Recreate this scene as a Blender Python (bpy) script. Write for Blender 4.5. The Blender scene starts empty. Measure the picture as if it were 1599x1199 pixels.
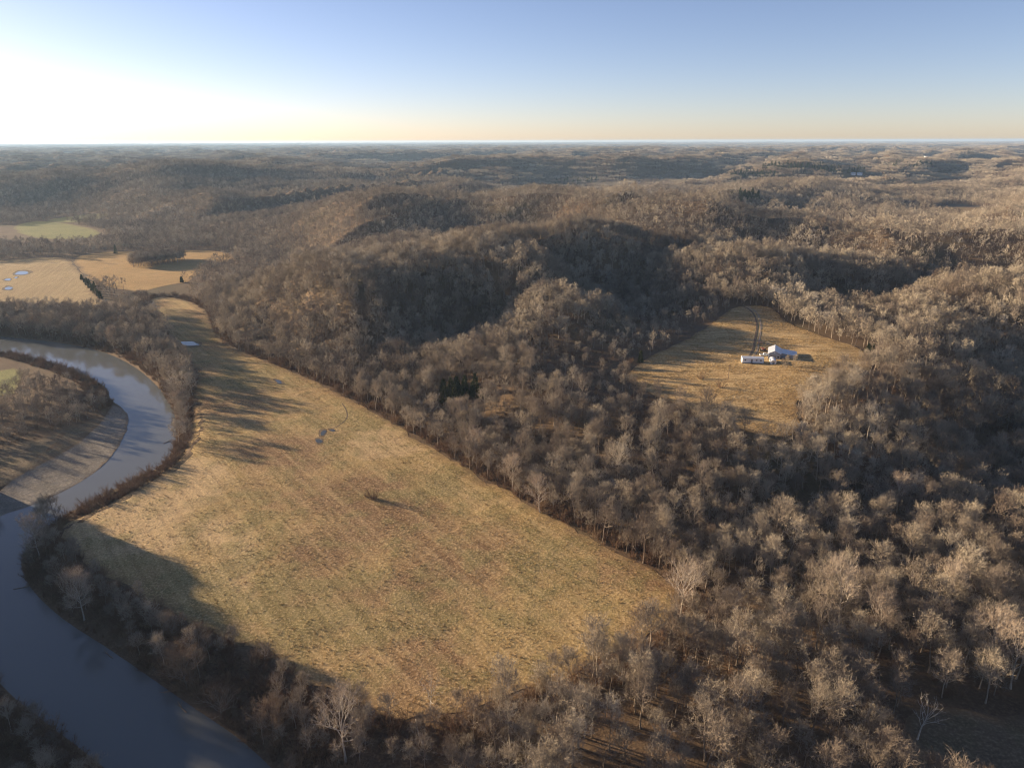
import bpy, bmesh, math, random, time
import numpy as np
from mathutils import Vector, Matrix
from mathutils.geometry import delaunay_2d_cdt

T0 = time.time()
random.seed(7)
RNG = np.random.default_rng(7)
S = bpy.context.scene
COL = S.collection

# ------------------------------------------------------------------ camera
CAM_H = 140.0
F = 1108.0                       # focal length in photo pixels (1599 wide)
PITCH = math.atan((599.5 - 220.0) / F)
ROLL = math.radians(-0.17)
cd = bpy.data.cameras.new('camera')
cam = bpy.data.objects.new('camera', cd)
COL.objects.link(cam)
cd.sensor_fit = 'HORIZONTAL'
cd.sensor_width = 36.0
cd.lens = 36.0 * F / 1599.0
cd.clip_start = 1.0
cd.clip_end = 80000.0
cam.location = (0, 0, CAM_H)
cam.matrix_world = (Matrix.Translation((0, 0, CAM_H)) @ Matrix.Rotation(math.pi / 2 - PITCH, 4, 'X')
                    @ Matrix.Rotation(ROLL, 4, 'Z'))
S.camera = cam

# ------------------------------------------------------------------ sky, sun, exposure
SUN_EL = math.radians(10.5)
SUN_AZ = math.radians(-66.0)     # from +Y towards +X; the sun stands to the left
w = bpy.data.worlds.new('World')
S.world = w
w.use_nodes = True
nt = w.node_tree
bg = nt.nodes['Background']
sky = nt.nodes.new('ShaderNodeTexSky')
sky.sky_type = 'NISHITA'
sky.sun_disc = False
sky.sun_elevation = SUN_EL
sky.sun_rotation = SUN_AZ
sky.altitude = 200
sky.air_density = 0.7
sky.dust_density = 0.35
sky.ozone_density = 2.0
wb = nt.nodes.new('ShaderNodeMix'); wb.data_type = 'RGBA'; wb.blend_type = 'MULTIPLY'; wb.inputs[0].default_value = 1.0
wb.inputs[7].default_value = (1.13, .925, .955, 1)      # the photograph's white balance
nt.links.new(sky.outputs[0], wb.inputs[6]); nt.links.new(wb.outputs[2], bg.inputs[0])
bg.inputs[1].default_value = 0.061
sd = bpy.data.lights.new('sun', 'SUN')
sd.energy = 5.0
sd.angle = math.radians(0.55)
sd.color = (1.0, 0.78, 0.53)
sun = bpy.data.objects.new('sun', sd)
COL.objects.link(sun)
sdir = Vector((math.sin(SUN_AZ) * math.cos(SUN_EL), math.cos(SUN_AZ) * math.cos(SUN_EL), math.sin(SUN_EL)))
sun.rotation_euler = sdir.to_track_quat('Z', 'Y').to_euler()
sun.location = (-300, 200, 300)
S.view_settings.view_transform = 'Standard'
S.view_settings.look = 'None'
S.view_settings.gamma = 1.0
S.view_settings.use_curve_mapping = False
S.view_settings.exposure = 1.6
S.render.engine = 'CYCLES'
S.cycles.max_bounces = 4
S.cycles.diffuse_bounces = 2
S.cycles.glossy_bounces = 2
S.cycles.transmission_bounces = 2
S.cycles.transparent_max_bounces = 4
S.cycles.volume_bounces = 0
S.cycles.filter_width = 1.15
S.cycles.use_adaptive_sampling = True
S.cycles.adaptive_threshold = 0.006
S.cycles.use_denoising = True
S.cycles.denoiser = 'OPENIMAGEDENOISE'
S.cycles.denoising_input_passes = 'RGB_ALBEDO_NORMAL'
S.cycles.denoising_prefilter = 'ACCURATE'

# ------------------------------------------------------------------ pixel <-> world
cp, sp = math.cos(PITCH), math.sin(PITCH)
cr, sr = math.cos(ROLL), math.sin(ROLL)
RIGHT = np.array((cr, sr * sp, sr * cp))
UP = np.array((-sr, cr * sp, cr * cp))
FWD = np.array((0, cp, -sp))
CAMP = np.array((0, 0, CAM_H))
_m = cam.matrix_world.to_3x3()
RIGHT = np.array(_m.col[0]); UP = np.array(_m.col[1]); FWD = -np.array(_m.col[2])

def ray(u, v):
    return RIGHT * ((u - 799.5) / F) + FWD - UP * ((v - 599.5) / F)

def px(u, v, z=0.0):
    """Point at height z that this pixel looks at."""
    d = ray(u, v)
    return CAMP + d * ((z - CAM_H) / d[2])

def to_px(P):
    q = np.asarray(P, float) - CAMP
    depth = q @ FWD
    return 799.5 + F * (q @ RIGHT) / depth, 599.5 - F * (q @ UP) / depth, depth

# ------------------------------------------------------------------ numpy noise and polygons
def _hash(ix, iy, seed):
    h = (ix.astype(np.int64) * 374761393 + iy.astype(np.int64) * 668265263 + seed * 1442695041) & 0xFFFFFFFF
    h = ((h ^ (h >> 13)) * 1274126177) & 0xFFFFFFFF
    return ((h ^ (h >> 16)) & 0xFFFFFF) / float(0xFFFFFF)

def vnoise(x, y, seed=0):
    ix, iy = np.floor(x), np.floor(y)
    fx, fy = x - ix, y - iy
    fx = fx * fx * fx * (fx * (fx * 6 - 15) + 10); fy = fy * fy * fy * (fy * (fy * 6 - 15) + 10)
    a = _hash(ix, iy, seed); b = _hash(ix + 1, iy, seed)
    c = _hash(ix, iy + 1, seed); d = _hash(ix + 1, iy + 1, seed)
    return (a * (1 - fx) + b * fx) * (1 - fy) + (c * (1 - fx) + d * fx) * fy

def fbm(x, y, octv=4, seed=0):
    s = 0; a = 0.5; n = 0
    for o in range(octv):
        s = s + a * vnoise(x * 2 ** o, y * 2 ** o, seed + o * 17); n += a; a *= 0.5
    return s / n

def sstep(a, b, x):
    t = np.clip((x - a) / (b - a), 0, 1)
    return t * t * (3 - 2 * t)

def inside(poly, x, y):
    x = np.asarray(x, float); y = np.asarray(y, float)
    r = np.zeros(x.shape, bool)
    n = len(poly)
    for i in range(n):
        x0, y0 = poly[i]; x1, y1 = poly[(i + 1) % n]
        if y0 == y1: continue
        c = ((y0 > y) != (y1 > y)) & (x < (x1 - x0) * (y - y0) / (y1 - y0) + x0)
        r ^= c
    return r

def dist_line(pts, x, y, closed=False):
    x = np.asarray(x, float); y = np.asarray(y, float)
    best = np.full(x.shape, 1e18)
    n = len(pts)
    for i in range(n if closed else n - 1):
        ax, ay = pts[i]; bx, by = pts[(i + 1) % n]
        dx, dy = bx - ax, by - ay
        L = dx * dx + dy * dy + 1e-12
        t = np.clip(((x - ax) * dx + (y - ay) * dy) / L, 0, 1)
        best = np.minimum(best, (x - ax - t * dx) ** 2 + (y - ay - t * dy) ** 2)
    return np.sqrt(best)

def sdist(poly, x, y):
    d = dist_line(poly, x, y, True)
    return np.where(inside(poly, x, y), -d, d)

def chaikin(pts, n=2, closed=True):
    p = [np.array(q[:2], float) for q in pts]
    for _ in range(n):
        o = []
        m = len(p)
        rng_ = range(m) if closed else range(m - 1)
        for i in rng_:
            a, b = p[i], p[(i + 1) % m]
            o += [a * .75 + b * .25, a * .25 + b * .75]
        if not closed: o = [p[0]] + o + [p[-1]]
        p = o
    return [tuple(q) for q in p]

def pxpoly(l, z=0.0, n=2, closed=True):
    return chaikin([px(u, v, z) for u, v in l], n, closed)

# ------------------------------------------------------------------ the lie of the land
WATER_Z = -2.5
RIVER = pxpoly([(-420, 500), (-150, 508), (0, 526), (60, 531), (130, 541), (180, 556), (215, 576), (243, 600), (264, 630), (277, 665),
                (270, 702), (252, 728), (200, 752), (150, 777), (100, 802), (72, 824), (45, 850), (30, 875), (36, 902), (62, 937),
                (104, 972), (152, 1002), (204, 1037), (262, 1078), (312, 1112), (372, 1152), (425, 1199), (500, 1290), (620, 1480),
                (430, 1560), (330, 1360), (220, 1245), (150, 1185), (70, 1125), (0, 1070), (-75, 970), (-80, 890), (-60, 840), (0, 804),
                (60, 786), (120, 756), (165, 725), (190, 690), (204, 655), (196, 636), (174, 624), (168, 604), (130, 583),
                (70, 564), (0, 549), (-150, 534), (-420, 526)], WATER_Z, 2)
BAR_C = [tuple(px(u, v)[:2]) for u, v in [(-150, 850), (0, 790), (80, 765), (140, 725), (180, 690), (195, 655), (185, 632)]]
PLAIN = pxpoly([(1070, 897), (960, 850), (850, 790), (760, 740), (690, 700), (620, 655), (540, 615), (500, 592), (430, 565),
                (350, 535), (316, 492), (328, 458), (390, 436), (425, 425), (440, 405), (400, 388), (330, 378), (240, 368), (170, 352), (100, 338), (0, 331),
                (-500, 326), (-1500, 330), (-3000, 600), (-3000, 2200), (2600, 2200), (2600, 760), (1900, 735), (1599, 770), (1450, 806),
                (1300, 845), (1180, 875)], 0, 1)
CAN = 11.0
def cpt(u, v, z, canopy=True):
    p = px(u, v, z + (CAN if canopy else 0)); return (p[0], p[1], z)
G = False
CLEAR_AXIS = [px(1165, 490, 28)[:2], px(1200, 560, 22)[:2], px(1180, 650, 15)[:2]]
ctrl = [cpt(*c) for c in [
    # near spur that carries the farm clearing
    (640, 574, 7), (700, 550, 14), (800, 530, 18), (900, 514, 21), (1000, 490, 21), (1080, 466, 23), (1150, 444, 26), (1230, 434, 27),
    (1165, 482, 28, G), (1300, 530, 23, G), (1205, 562, 23, G), (1040, 572, 21, G), (1180, 640, 18, G), (1100, 600, 20.5, G),
    (1400, 520, 24), (1470, 512, 21), (1350, 600, 20), (1450, 570, 19), (1530, 545, 13), (1590, 565, 7), (1590, 640, 2), (1500, 650, 6),
    (1400, 680, 8), (1300, 700, 9), (1200, 695, 11), (1000, 625, 14), (1000, 690, 8), (1100, 760, 5), (900, 630, 12), (900, 705, 5),
    (800, 645, 7), (770, 600, 12), (1250, 785, 4), (1450, 750, 2), (700, 620, 5),
    # ravine between the two spurs
    (600, 572, 1), (690, 537, 3), (800, 510, 4), (890, 485, 6), (950, 460, 10), (990, 430, 16), (1040, 405, 24),
    # far spur
    (335, 470, 4), (400, 432, 22), (480, 412, 36), (560, 398, 43), (640, 385, 48), (740, 368, 51), (830, 358, 53), (900, 352, 54),
    (960, 358, 51), (1040, 378, 44), (1100, 388, 40), (1000, 395, 34),
    (400, 500, 8), (480, 520, 10), (600, 500, 17), (590, 430, 39), (560, 562, 3),
    (860, 395, 48), (838, 435, 38), (808, 470, 25), (775, 503, 11), (935, 405, 28), (925, 440, 11), (905, 470, 7), (700, 425, 36), (690, 470, 20), (650, 520, 4), (540, 450, 36), (515, 500, 20),
    # shaded valley behind the clearing and the ridge beyond it
    (1300, 468, 9), (1400, 482, 1), (1500, 495, -3), (1599, 515, -4), (1450, 452, -1), (1350, 432, 6), (1240, 414, 22),
    (1200, 390, 37), (1300, 402, 36), (1400, 415, 34), (1500, 430, 32), (1599, 446, 30), (1700, 460, 26)]]
ctrl += [(-40, 760, 12), (100, 800, 14), (250, 760, 12), (-120, 700, 10), (450, 700, 10), (600, 500, 6), (500, 350, 2), (420, 250, 0), (-60, 900, 15), (300, 900, 25), (700, 900, 25)]
CX = np.array(ctrl)

def _tps_fit(c, lam=30.0):
    d = np.hypot(c[:, None, 0] - c[None, :, 0], c[:, None, 1] - c[None, :, 1]) / 100.0
    K = np.where(d > 0, d * d * np.log(d + 1e-12), 0) + np.eye(len(c)) * lam / 1000.0
    P = np.column_stack([np.ones(len(c)), c[:, :2] / 100.0])
    A = np.block([[K, P], [P.T, np.zeros((3, 3))]])
    return np.linalg.solve(A, np.concatenate([c[:, 2], np.zeros(3)]))
TPSW = _tps_fit(CX)
# evaluate once on a regular grid, then interpolate
GX0, GX1, GY0, GY1, GS = -800, 1200, 60, 1200, 5.0
_gx = np.arange(GX0, GX1 + GS, GS); _gy = np.arange(GY0, GY1 + GS, GS)
_XX, _YY = np.meshgrid(_gx, _gy)
_Z = TPSW[-3] + TPSW[-2] * _XX / 100 + TPSW[-1] * _YY / 100
for (cx_, cy_, _), wt in zip(CX, TPSW[:-3]):
    d2 = ((_XX - cx_) ** 2 + (_YY - cy_) ** 2) / 1e4
    _Z += wt * 0.5 * d2 * np.log(d2 + 1e-12)
_Z = np.clip(_Z, -3, 62)

def near_z(x, y):
    fx = np.clip((x - GX0) / GS, 0, _Z.shape[1] - 1.001); fy = np.clip((y - GY0) / GS, 0, _Z.shape[0] - 1.001)
    ix = fx.astype(int); iy = fy.astype(int); fx = fx - ix; fy = fy - iy
    return ((_Z[iy, ix] * (1 - fx) + _Z[iy, ix + 1] * fx) * (1 - fy) + (_Z[iy + 1, ix] * (1 - fx) + _Z[iy + 1, ix + 1] * fx) * fy)

def ridge_pts(l):
    return [(*px(u, v, z * 1.35 + CAN)[:2], z * 1.35) for u, v, z in l]
FAR_RIDGES = [(ridge_pts(l), wd) for l, wd in [
    ([(20, 338, 18), (90, 316, 34), (180, 300, 44), (300, 296, 46), (400, 306, 40), (490, 330, 22)], 170),
    ([(180, 266, 45), (290, 257, 56), (400, 268, 46)], 330),
    ([(620, 352, 36), (740, 324, 48), (880, 317, 52), (990, 332, 46), (1040, 350, 34)], 120),
    ([(1000, 322, 44), (1120, 338, 46), (1260, 350, 45), (1420, 362, 42), (1599, 386, 38), (1800, 410, 34)], 110),
    ([(960, 296, 50), (1100, 305, 50), (1210, 322, 40)], 150),
    ([(1350, 330, 46), (1480, 336, 44), (1700, 350, 42)], 120),
    ([(420, 318, 28), (560, 310, 40), (680, 300, 42), (820, 296, 46)], 150)]]

def far_z(x, y):
    r = np.hypot(x, y)
    wx = x + 260 * (fbm(x / 900, y / 900, 2, 5) - .5); wy = y + 260 * (fbm(x / 900, y / 900, 2, 9) - .5)
    ca, sa = math.cos(-0.9), math.sin(-0.9)
    a = wx * ca - wy * sa; b = wx * sa + wy * ca
    n1 = 1 - np.abs(2 * np.clip((vnoise(a / 1000, b / 400, 31) - .5) * 1.45 + .5, 0, 1) - 1)
    n2 = 1 - np.abs(2 * vnoise(a / 360, b / 190, 47) - 1)
    n3 = vnoise(x / 2600, y / 2600, 61)
    z = 78 * n1 ** 1.3 + 26 * n2 * (0.35 + n1) + 20 * (n3 - .5)
    z = z * sstep(500, 1500, r)
    z = 82 * np.tanh(np.maximum(z, 0) / 82)
    near = sstep(2600, 1500, r)
    zz = z * (1 - 0.5 * near) + 1 * near
    for pts, wd in FAR_RIDGES:
        P2 = [p[:2] for p in pts]
        d = dist_line(P2, x, y)
        hz = np.zeros_like(d); ws = np.zeros_like(d)
        for (qx, qy, qz) in pts:
            wq = 1 / ((x - qx) ** 2 + (y - qy) ** 2 + 400.); hz += wq * qz; ws += wq
        hz = hz / ws
        k = np.exp(-(d / wd) ** 2 * 1.5)
        zz = np.maximum(zz, hz * k + zz * (1 - k) * .8)
    # the skyline is level: far hills run out to an even plateau
    n4 = 1 - np.abs(2 * np.clip((vnoise(a / 520, b / 165, 83) - .5) * 1.5 + .5, 0, 1) - 1)
    zz = np.maximum(zz + 30 * (n4 - .55) * sstep(800, 1100, r) * sstep(6, 30, zz), 0)
    return zz * (1 - .7 * sstep(7000, 20000, r)) + 62 * sstep(6000, 25000, r)

def ground(x, y, detail=True):
    x = np.asarray(x, float); y = np.asarray(y, float)
    r = np.hypot(x, y)
    f = sstep(640, 900, r)
    f = np.where(y < 60, 1.0, f)
    z = near_z(x, y) * (1 - f) + far_z(x, y) * f
    z = np.where(y < 60, 0.0, z)
    pl = np.full(x.shape, 200.0)
    k = r < 2600
    pl[k] = sdist(PLAIN, x[k], y[k])
    hill = sstep(0, 1, pl / np.where(r > 800, 55 + 130 * sstep(800, 1100, r), 55))
    und = 1.6 * (fbm(x / 45, y / 45, 3, 3) - .5)
    gl = 1 - np.abs(2 * vnoise((x * .55 + y * .83) / 150, (x * .83 - y * .55) / 62, 91) - 1)      # gullies down the spurs
    clr = dist_line([tuple(hp) for hp in CLEAR_AXIS], x, y) if CLEAR_AXIS else np.full(x.shape, 999.)
    und = und + 8.0 * (gl - .5) * sstep(60, 110, clr) * sstep(8, 24, z)
    z = (np.maximum(z, 0.4) + und * 1.5) * hill + 0.5 * (fbm(x / 60, y / 60, 2, 12) - .5) * (1 - hill) * (r < 3000)
    # unseen wooded bluff across the river, added and shaped to shade the lower field
    db_ = dist_line([(-262, 264), (-247, 200), (-215, 100), (-200, 20)], x, y)
    z = z + np.where(r < 600, 30 * sstep(30, 11, db_), 0)
    # river channel
    k = (r < 900) & (x < 150)
    d = np.full(x.shape, 500.0)
    d[k] = sdist(RIVER, x[k], y[k])
    kk = k & (d < 80)
    bw = np.full(x.shape, 7.0)
    if kk.any():
        db = dist_line(BAR_C, x[kk], y[kk])
        bw[kk] = 6 + 52 * sstep(46, 6, db) + 3 * vnoise(x[kk] / 9, y[kk] / 9, 77)
    bank = sstep(0, 1, np.clip(d / bw, 0, 1)) * .6 + .4 * np.clip(d / bw, 0, 1)
    z = np.where(d < 80, WATER_Z * (1 - bank) + z * bank, z)
    z = np.where(d < 0, WATER_Z + np.maximum(-2.2, d * .35), z)
    return z

def gz(x, y):
    return float(ground(np.array([x]), np.array([y]))[0])

def hit(u, v):
    """Where this pixel's line of sight meets the ground."""
    d = ray(u, v); d = d / np.hypot(d[0], d[1])
    t = 90 * 1.004 ** np.arange(1350)
    P = CAMP[None] + d[None] * t[:, None]
    k = np.nonzero(P[:, 2] < ground(P[:, 0], P[:, 1]))[0]
    i = k[0] if len(k) else len(t) - 1
    lo, hi = t[max(i - 1, 0)], t[i]
    tt = np.linspace(lo, hi, 24)
    P = CAMP[None] + d[None] * tt[:, None]
    k = np.nonzero(P[:, 2] < ground(P[:, 0], P[:, 1]))[0]
    p = P[k[0]] if len(k) else P[-1]
    return np.array((p[0], p[1], gz(p[0], p[1])))

def hitpoly(l, n=2, closed=True):
    return chaikin([hit(u, v) for u, v in l], n, closed)

# ------------------------------------------------------------------ materials
MATS = {}
class NB:
    def __init__(s, name, rough=.9, spec=.2):
        s.m = bpy.data.materials.new(name); s.m.use_nodes = True
        s.t = s.m.node_tree; s.b = s.t.nodes['Principled BSDF']
        s.b.inputs['Roughness'].default_value = rough
        s.b.inputs['Specular IOR Level'].default_value = spec
        MATS[name] = s.m
    def n(s, ty, **kw):
        q = s.t.nodes.new(ty)
        for k, v in kw.items():
            if k.startswith('i_'): q.inputs[k[2:].replace('_', ' ')].default_value = v
            else: setattr(q, k, v)
        return q
    def l(s, a, b): s.t.links.new(a, b)
    def pos(s):
        return s.n('ShaderNodeNewGeometry').outputs['Position']
    def noise(s, vec, scale, detail=4, rough=.55, dist=0):
        q = s.n('ShaderNodeTexNoise'); q.inputs['Scale'].default_value = scale
        q.inputs['Detail'].default_value = detail; q.inputs['Roughness'].default_value = rough
        q.inputs['Distortion'].default_value = dist
        if vec is not None: s.l(vec, q.inputs['Vector'])
        return q.outputs['Fac']
    def ramp(s, fac, stops):
        q = s.n('ShaderNodeValToRGB'); e = q.color_ramp.elements
        while len(e) < len(stops): e.new(.5)
        for el, (p, c) in zip(e, stops):
            el.position = p; el.color = (*c, 1) if len(c) == 3 else c
        s.l(fac, q.inputs[0]); return q.outputs[0]
    def val(s, fac, a, b):
        q = s.n('ShaderNodeMapRange'); q.inputs[1].default_value = a; q.inputs[2].default_value = b
        s.l(fac, q.inputs[0]); return q.outputs[0]
    def mix(s, fac, a, b, blend='MIX'):
        q = s.n('ShaderNodeMix', data_type='RGBA', blend_type=blend)
        if isinstance(fac, float): q.inputs[0].default_value = fac
        else: s.l(fac, q.inputs[0])
        for sock, v in ((q.inputs[6], a), (q.inputs[7], b)):
            if isinstance(v, tuple): sock.default_value = (*v, 1)
            else: s.l(v, sock)
        return q.outputs[2]
    def mapping(s, vec, rot=0, scale=(1, 1, 1)):
        q = s.n('ShaderNodeMapping'); s.l(vec, q.inputs['Vector']); q.inputs['Rotation'].default_value = (0, 0, rot)
        q2 = s.n('ShaderNodeMapping'); s.l(q.outputs[0], q2.inputs['Vector']); q2.inputs['Scale'].default_value = scale
        return q2.outputs[0]
    def bump(s, h, strength, dist, prev=None):
        q = s.n('ShaderNodeBump'); q.inputs['Strength'].default_value = strength; q.inputs['Distance'].default_value = dist
        s.l(h, q.inputs['Height'])
        if prev is not None: s.l(prev, q.inputs['Normal'])
        return q.outputs[0]
    def out(s, col=None, nrm=None):
        if col is not None:
            if isinstance(col, tuple): s.b.inputs['Base Color'].default_value = (*col, 1)
            else: s.l(col, s.b.inputs['Base Color'])
        if nrm is not None: s.l(nrm, s.b.inputs['Normal'])
        return s.m

def plain(name, col, rough=.7, spec=.3, metal=0.0, var=.12):
    b = NB(name, rough, spec)
    b.b.inputs['Metallic'].default_value = metal
    n = b.noise(b.n('ShaderNodeTexCoord').outputs['Object'], 1.3, 4)
    c0 = tuple(c * (1 - var) for c in col); c1 = tuple(min(1, c * (1 + var)) for c in col)
    return b.out(b.ramp(n, [(.3, c0), (.7, c1)]))

def mat_floor():
    b = NB('leaf_litter', .95, .1)
    p = b.pos()
    a = b.noise(p, .035, 5); f = b.noise(p, .9, 5, .7)
    c = b.ramp(a, [(.3, (.085, .055, .036)), (.5, (.13, .085, .052)), (.72, (.17, .125, .075))])
    c = b.mix(b.val(f, .3, .75), c, b.ramp(f, [(.3, (.05, .034, .024)), (.7, (.23, .16, .095))]))
    g = b.val(b.noise(p, .012, 3), .55, .7)
    c = b.mix(g, c, b.mix(.35, c, (.10, .10, .045)))
    return b.out(c, b.bump(f, .9, .35))

def mat_field(name, cols, green, row_rot=0., rows=.35, grain=(.05, .04, .02), speck=.5, bumpd=.28):
    """cols: dry-grass colours; green: fresh-grass colour; rows: strength of the mowing rows."""
    b = NB(name, .95, .1)
    p = b.pos()
    big = b.noise(p, .018, 5, .6, .4)
    mid = b.noise(p, .085, 5, .62)
    fine = b.noise(p, 1.15, 4, .75)
    tn = b.n('ShaderNodeAttribute', attribute_name='tone').outputs['Fac']
    gn = b.n('ShaderNodeAttribute', attribute_name='fresh').outputs['Fac']
    bt = b.n('ShaderNodeMath', operation='MULTIPLY_ADD'); b.l(tn, bt.inputs[0]); bt.inputs[1].default_value = .26; b.l(big, bt.inputs[2]); big = bt.outputs[0]
    mg = b.n('ShaderNodeMath', operation='MULTIPLY_ADD'); b.l(gn, mg.inputs[0]); mg.inputs[1].default_value = .24; b.l(mid, mg.inputs[2]); midg = mg.outputs[0]
    c = b.ramp(big, [(.34, cols[0]), (.45, cols[1]), (.56, cols[2]), (.68, cols[3])])
    c = b.mix(b.val(midg, .48, .66), c, b.mix(.7, c, green))
    st = b.noise(b.mapping(p, row_rot, (.014, .33, 1)), 1.0, 5, .7)
    c = b.mix(b.val(st, .42, .66), c, b.mix(rows, c, cols[3]))
    c = b.mix(b.val(st, .56, .38), c, b.mix(rows * .8, c, cols[0]))
    sp_ = b.ramp(fine, [(.32, grain), (.5, tuple(.55 * q for q in cols[2])), (.66, tuple(min(1, 1.45 * q) for q in cols[3]))])
    c = b.mix(speck, c, sp_)
    e = b.n('ShaderNodeAttribute', attribute_name='edge').outputs['Fac']
    ef = b.noise(p, .22, 4, .6)
    em = b.n('ShaderNodeMath', operation='ADD'); b.l(e, em.inputs[0]); b.l(ef, em.inputs[1])
    c = b.mix(b.val(em.outputs[0], .95, .55), c, b.mix(.6, c, (.16, .105, .06)))
    n1 = b.bump(fine, .8, bumpd)
    n2 = b.bump(mid, .6, .9, n1)
    return b.out(c, b.bump(st, .5, .35, n2))

def mat_water(name, col, rough, bumps, wave=.9):
    b = NB(name, rough, .5)
    b.b.inputs['IOR'].default_value = 1.33
    p = b.pos()
    n = b.noise(b.mapping(p, .5, (1, .45, 1)), wave, 3, .5)
    n2 = b.noise(p, wave * .12, 3, .5)
    return b.out(col, b.bump(n2, bumps, .25, b.bump(n, bumps, .06)))

def mat_bark(name, stops, patch=None):
    b = NB(name, .9, .15)
    oi = b.n('ShaderNodeObjectInfo')
    big = b.noise(oi.outputs['Location'], .011, 3)
    ad = b.n('ShaderNodeMath', operation='MULTIPLY_ADD'); b.l(oi.outputs['Random'], ad.inputs[0]); ad.inputs[1].default_value = .75
    sb = b.n('ShaderNodeMath', operation='MULTIPLY_ADD'); b.l(big, sb.inputs[0]); sb.inputs[1].default_value = 1.3; sb.inputs[2].default_value = -.52
    b.l(sb.outputs[0], ad.inputs[2])
    c = b.ramp(ad.outputs[0], stops)
    if patch:
        t = b.noise(b.n('ShaderNodeTexCoord').outputs['Object'], .8, 4, .7)
        c = b.mix(b.val(t, .55, .62), c, patch)
    return b.out(c)

mat_floor()
HAY = mat_field('hay_grass', [(.20, .11, .062), (.38, .245, .115), (.41, .29, .115), (.62, .44, .235)], (.145, .155, .052), math.radians(52), .38, speck=.36)
CLR = mat_field('clearing_grass', [(.30, .185, .085), (.42, .275, .125), (.49, .335, .15), (.62, .45, .235)], (.25, .21, .075), math.radians(4), .95)
STB = mat_field('stubble', [(.34, .23, .11), (.42, .29, .14), (.48, .34, .16), (.56, .41, .22)], (.27, .22, .08), math.radians(70), .6)
MDW = mat_field('meadow_grass', [(.36, .21, .08), (.46, .28, .10), (.52, .32, .12), (.58, .38, .17)], (.27, .21, .06), math.radians(20), .4)
PAS = mat_field('pasture_grass', [(.17, .18, .055), (.23, .23, .07), (.28, .27, .09), (.36, .31, .13)], (.15, .2, .045), 0, .3)
BARM = mat_field('gravel', [(.16, .138, .112), (.21, .185, .152), (.26, .23, .19), (.33, .29, .245)], (.13, .115, .085), math.radians(40), .4, (.08, .07, .055), .35, .12)
MUDM = mat_field('mud_grass', [(.13, .095, .062), (.17, .125, .08), (.20, .15, .095), (.26, .20, .125)], (.12, .11, .05), math.radians(38), .4, (.04, .03, .02), .4, .2)
WATER = mat_water('river_water', (.125, .13, .125), .06, .22, .6)
PUD = mat_water('puddle_water', (.07, .07, .06), .03, .03, 1.0)
BARK = mat_bark('grey_bark', [(.0, (.19, .145, .11)), (.5, (.29, .235, .18)), (1., (.42, .36, .285))])
TWIG = mat_bark('twigs', [(.0, (.15, .112, .084)), (.3, (.232, .188, .145)), (.6, (.325, .275, .205)), (.85, (.44, .375, .275)), (1., (.49, .43, .34))])
SYCB = mat_bark('pale_bark', [(.0, (.38, .33, .27)), (1., (.52, .46, .385))], (.25, .2, .15))
SYCT = mat_bark('pale_twigs', [(.0, (.33, .25, .18)), (1., (.45, .36, .265))])
SHRB = mat_bark('shrub_twigs', [(.0, (.12, .07, .045)), (.5, (.18, .11, .068)), (1., (.27, .19, .115))])
CEDR = mat_bark('cedar_needles', [(.0, (.045, .055, .022)), (.5, (.07, .078, .028)), (1., (.115, .105, .036))])
DEAD = mat_bark('bleached_wood', [(.0, (.42, .37, .31)), (1., (.52, .47, .40))])
GRSS = mat_bark('dry_tufts', [(.0, (.17, .15, .055)), (.35, (.32, .22, .09)), (.7, (.45, .31, .14)), (1., (.58, .43, .23))])

# ------------------------------------------------------------------ mesh helpers
def mesh(name, V, Fc, mats, mi=None, smooth=False):
    me = bpy.data.meshes.new(name)
    V = np.asarray(V, np.float32).reshape(-1, 3)
    me.from_pydata(V.tolist(), [], [tuple(f) for f in Fc]) if not isinstance(Fc, np.ndarray) else None
    if isinstance(Fc, np.ndarray):
        nf, k = Fc.shape
        me.vertices.add(len(V)); me.vertices.foreach_set('co', V.ravel())
        me.loops.add(nf * k); me.loops.foreach_set('vertex_index', Fc.ravel().astype(np.int32))
        me.polygons.add(nf); me.polygons.foreach_set('loop_start', np.arange(0, nf * k, k, dtype=np.int32))
        me.polygons.foreach_set('loop_total', np.full(nf, k, np.int32))
    for m in (mats if isinstance(mats, (list, tuple)) else [mats]): me.materials.append(m)
    if mi is not None: me.polygons.foreach_set('material_index', np.asarray(mi, np.int32))
    me.polygons.foreach_set('use_smooth', np.full(len(me.polygons), smooth))
    me.update(calc_edges=True)
    return me

def link(name, data, parent=None, loc=None, rz=None):
    o = bpy.data.objects.new(name, data)
    COL.objects.link(o)
    if parent is not None: o.parent = parent
    if loc is not None: o.location = loc
    if rz is not None: o.rotation_euler = (0, 0, rz)
    return o

def tag(o, label=None, cat=None, group=None, kind=None):
    if label: o['label'] = label
    if cat: o['category'] = cat
    if group: o['group'] = group
    if kind: o['kind'] = kind
    return o

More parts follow.
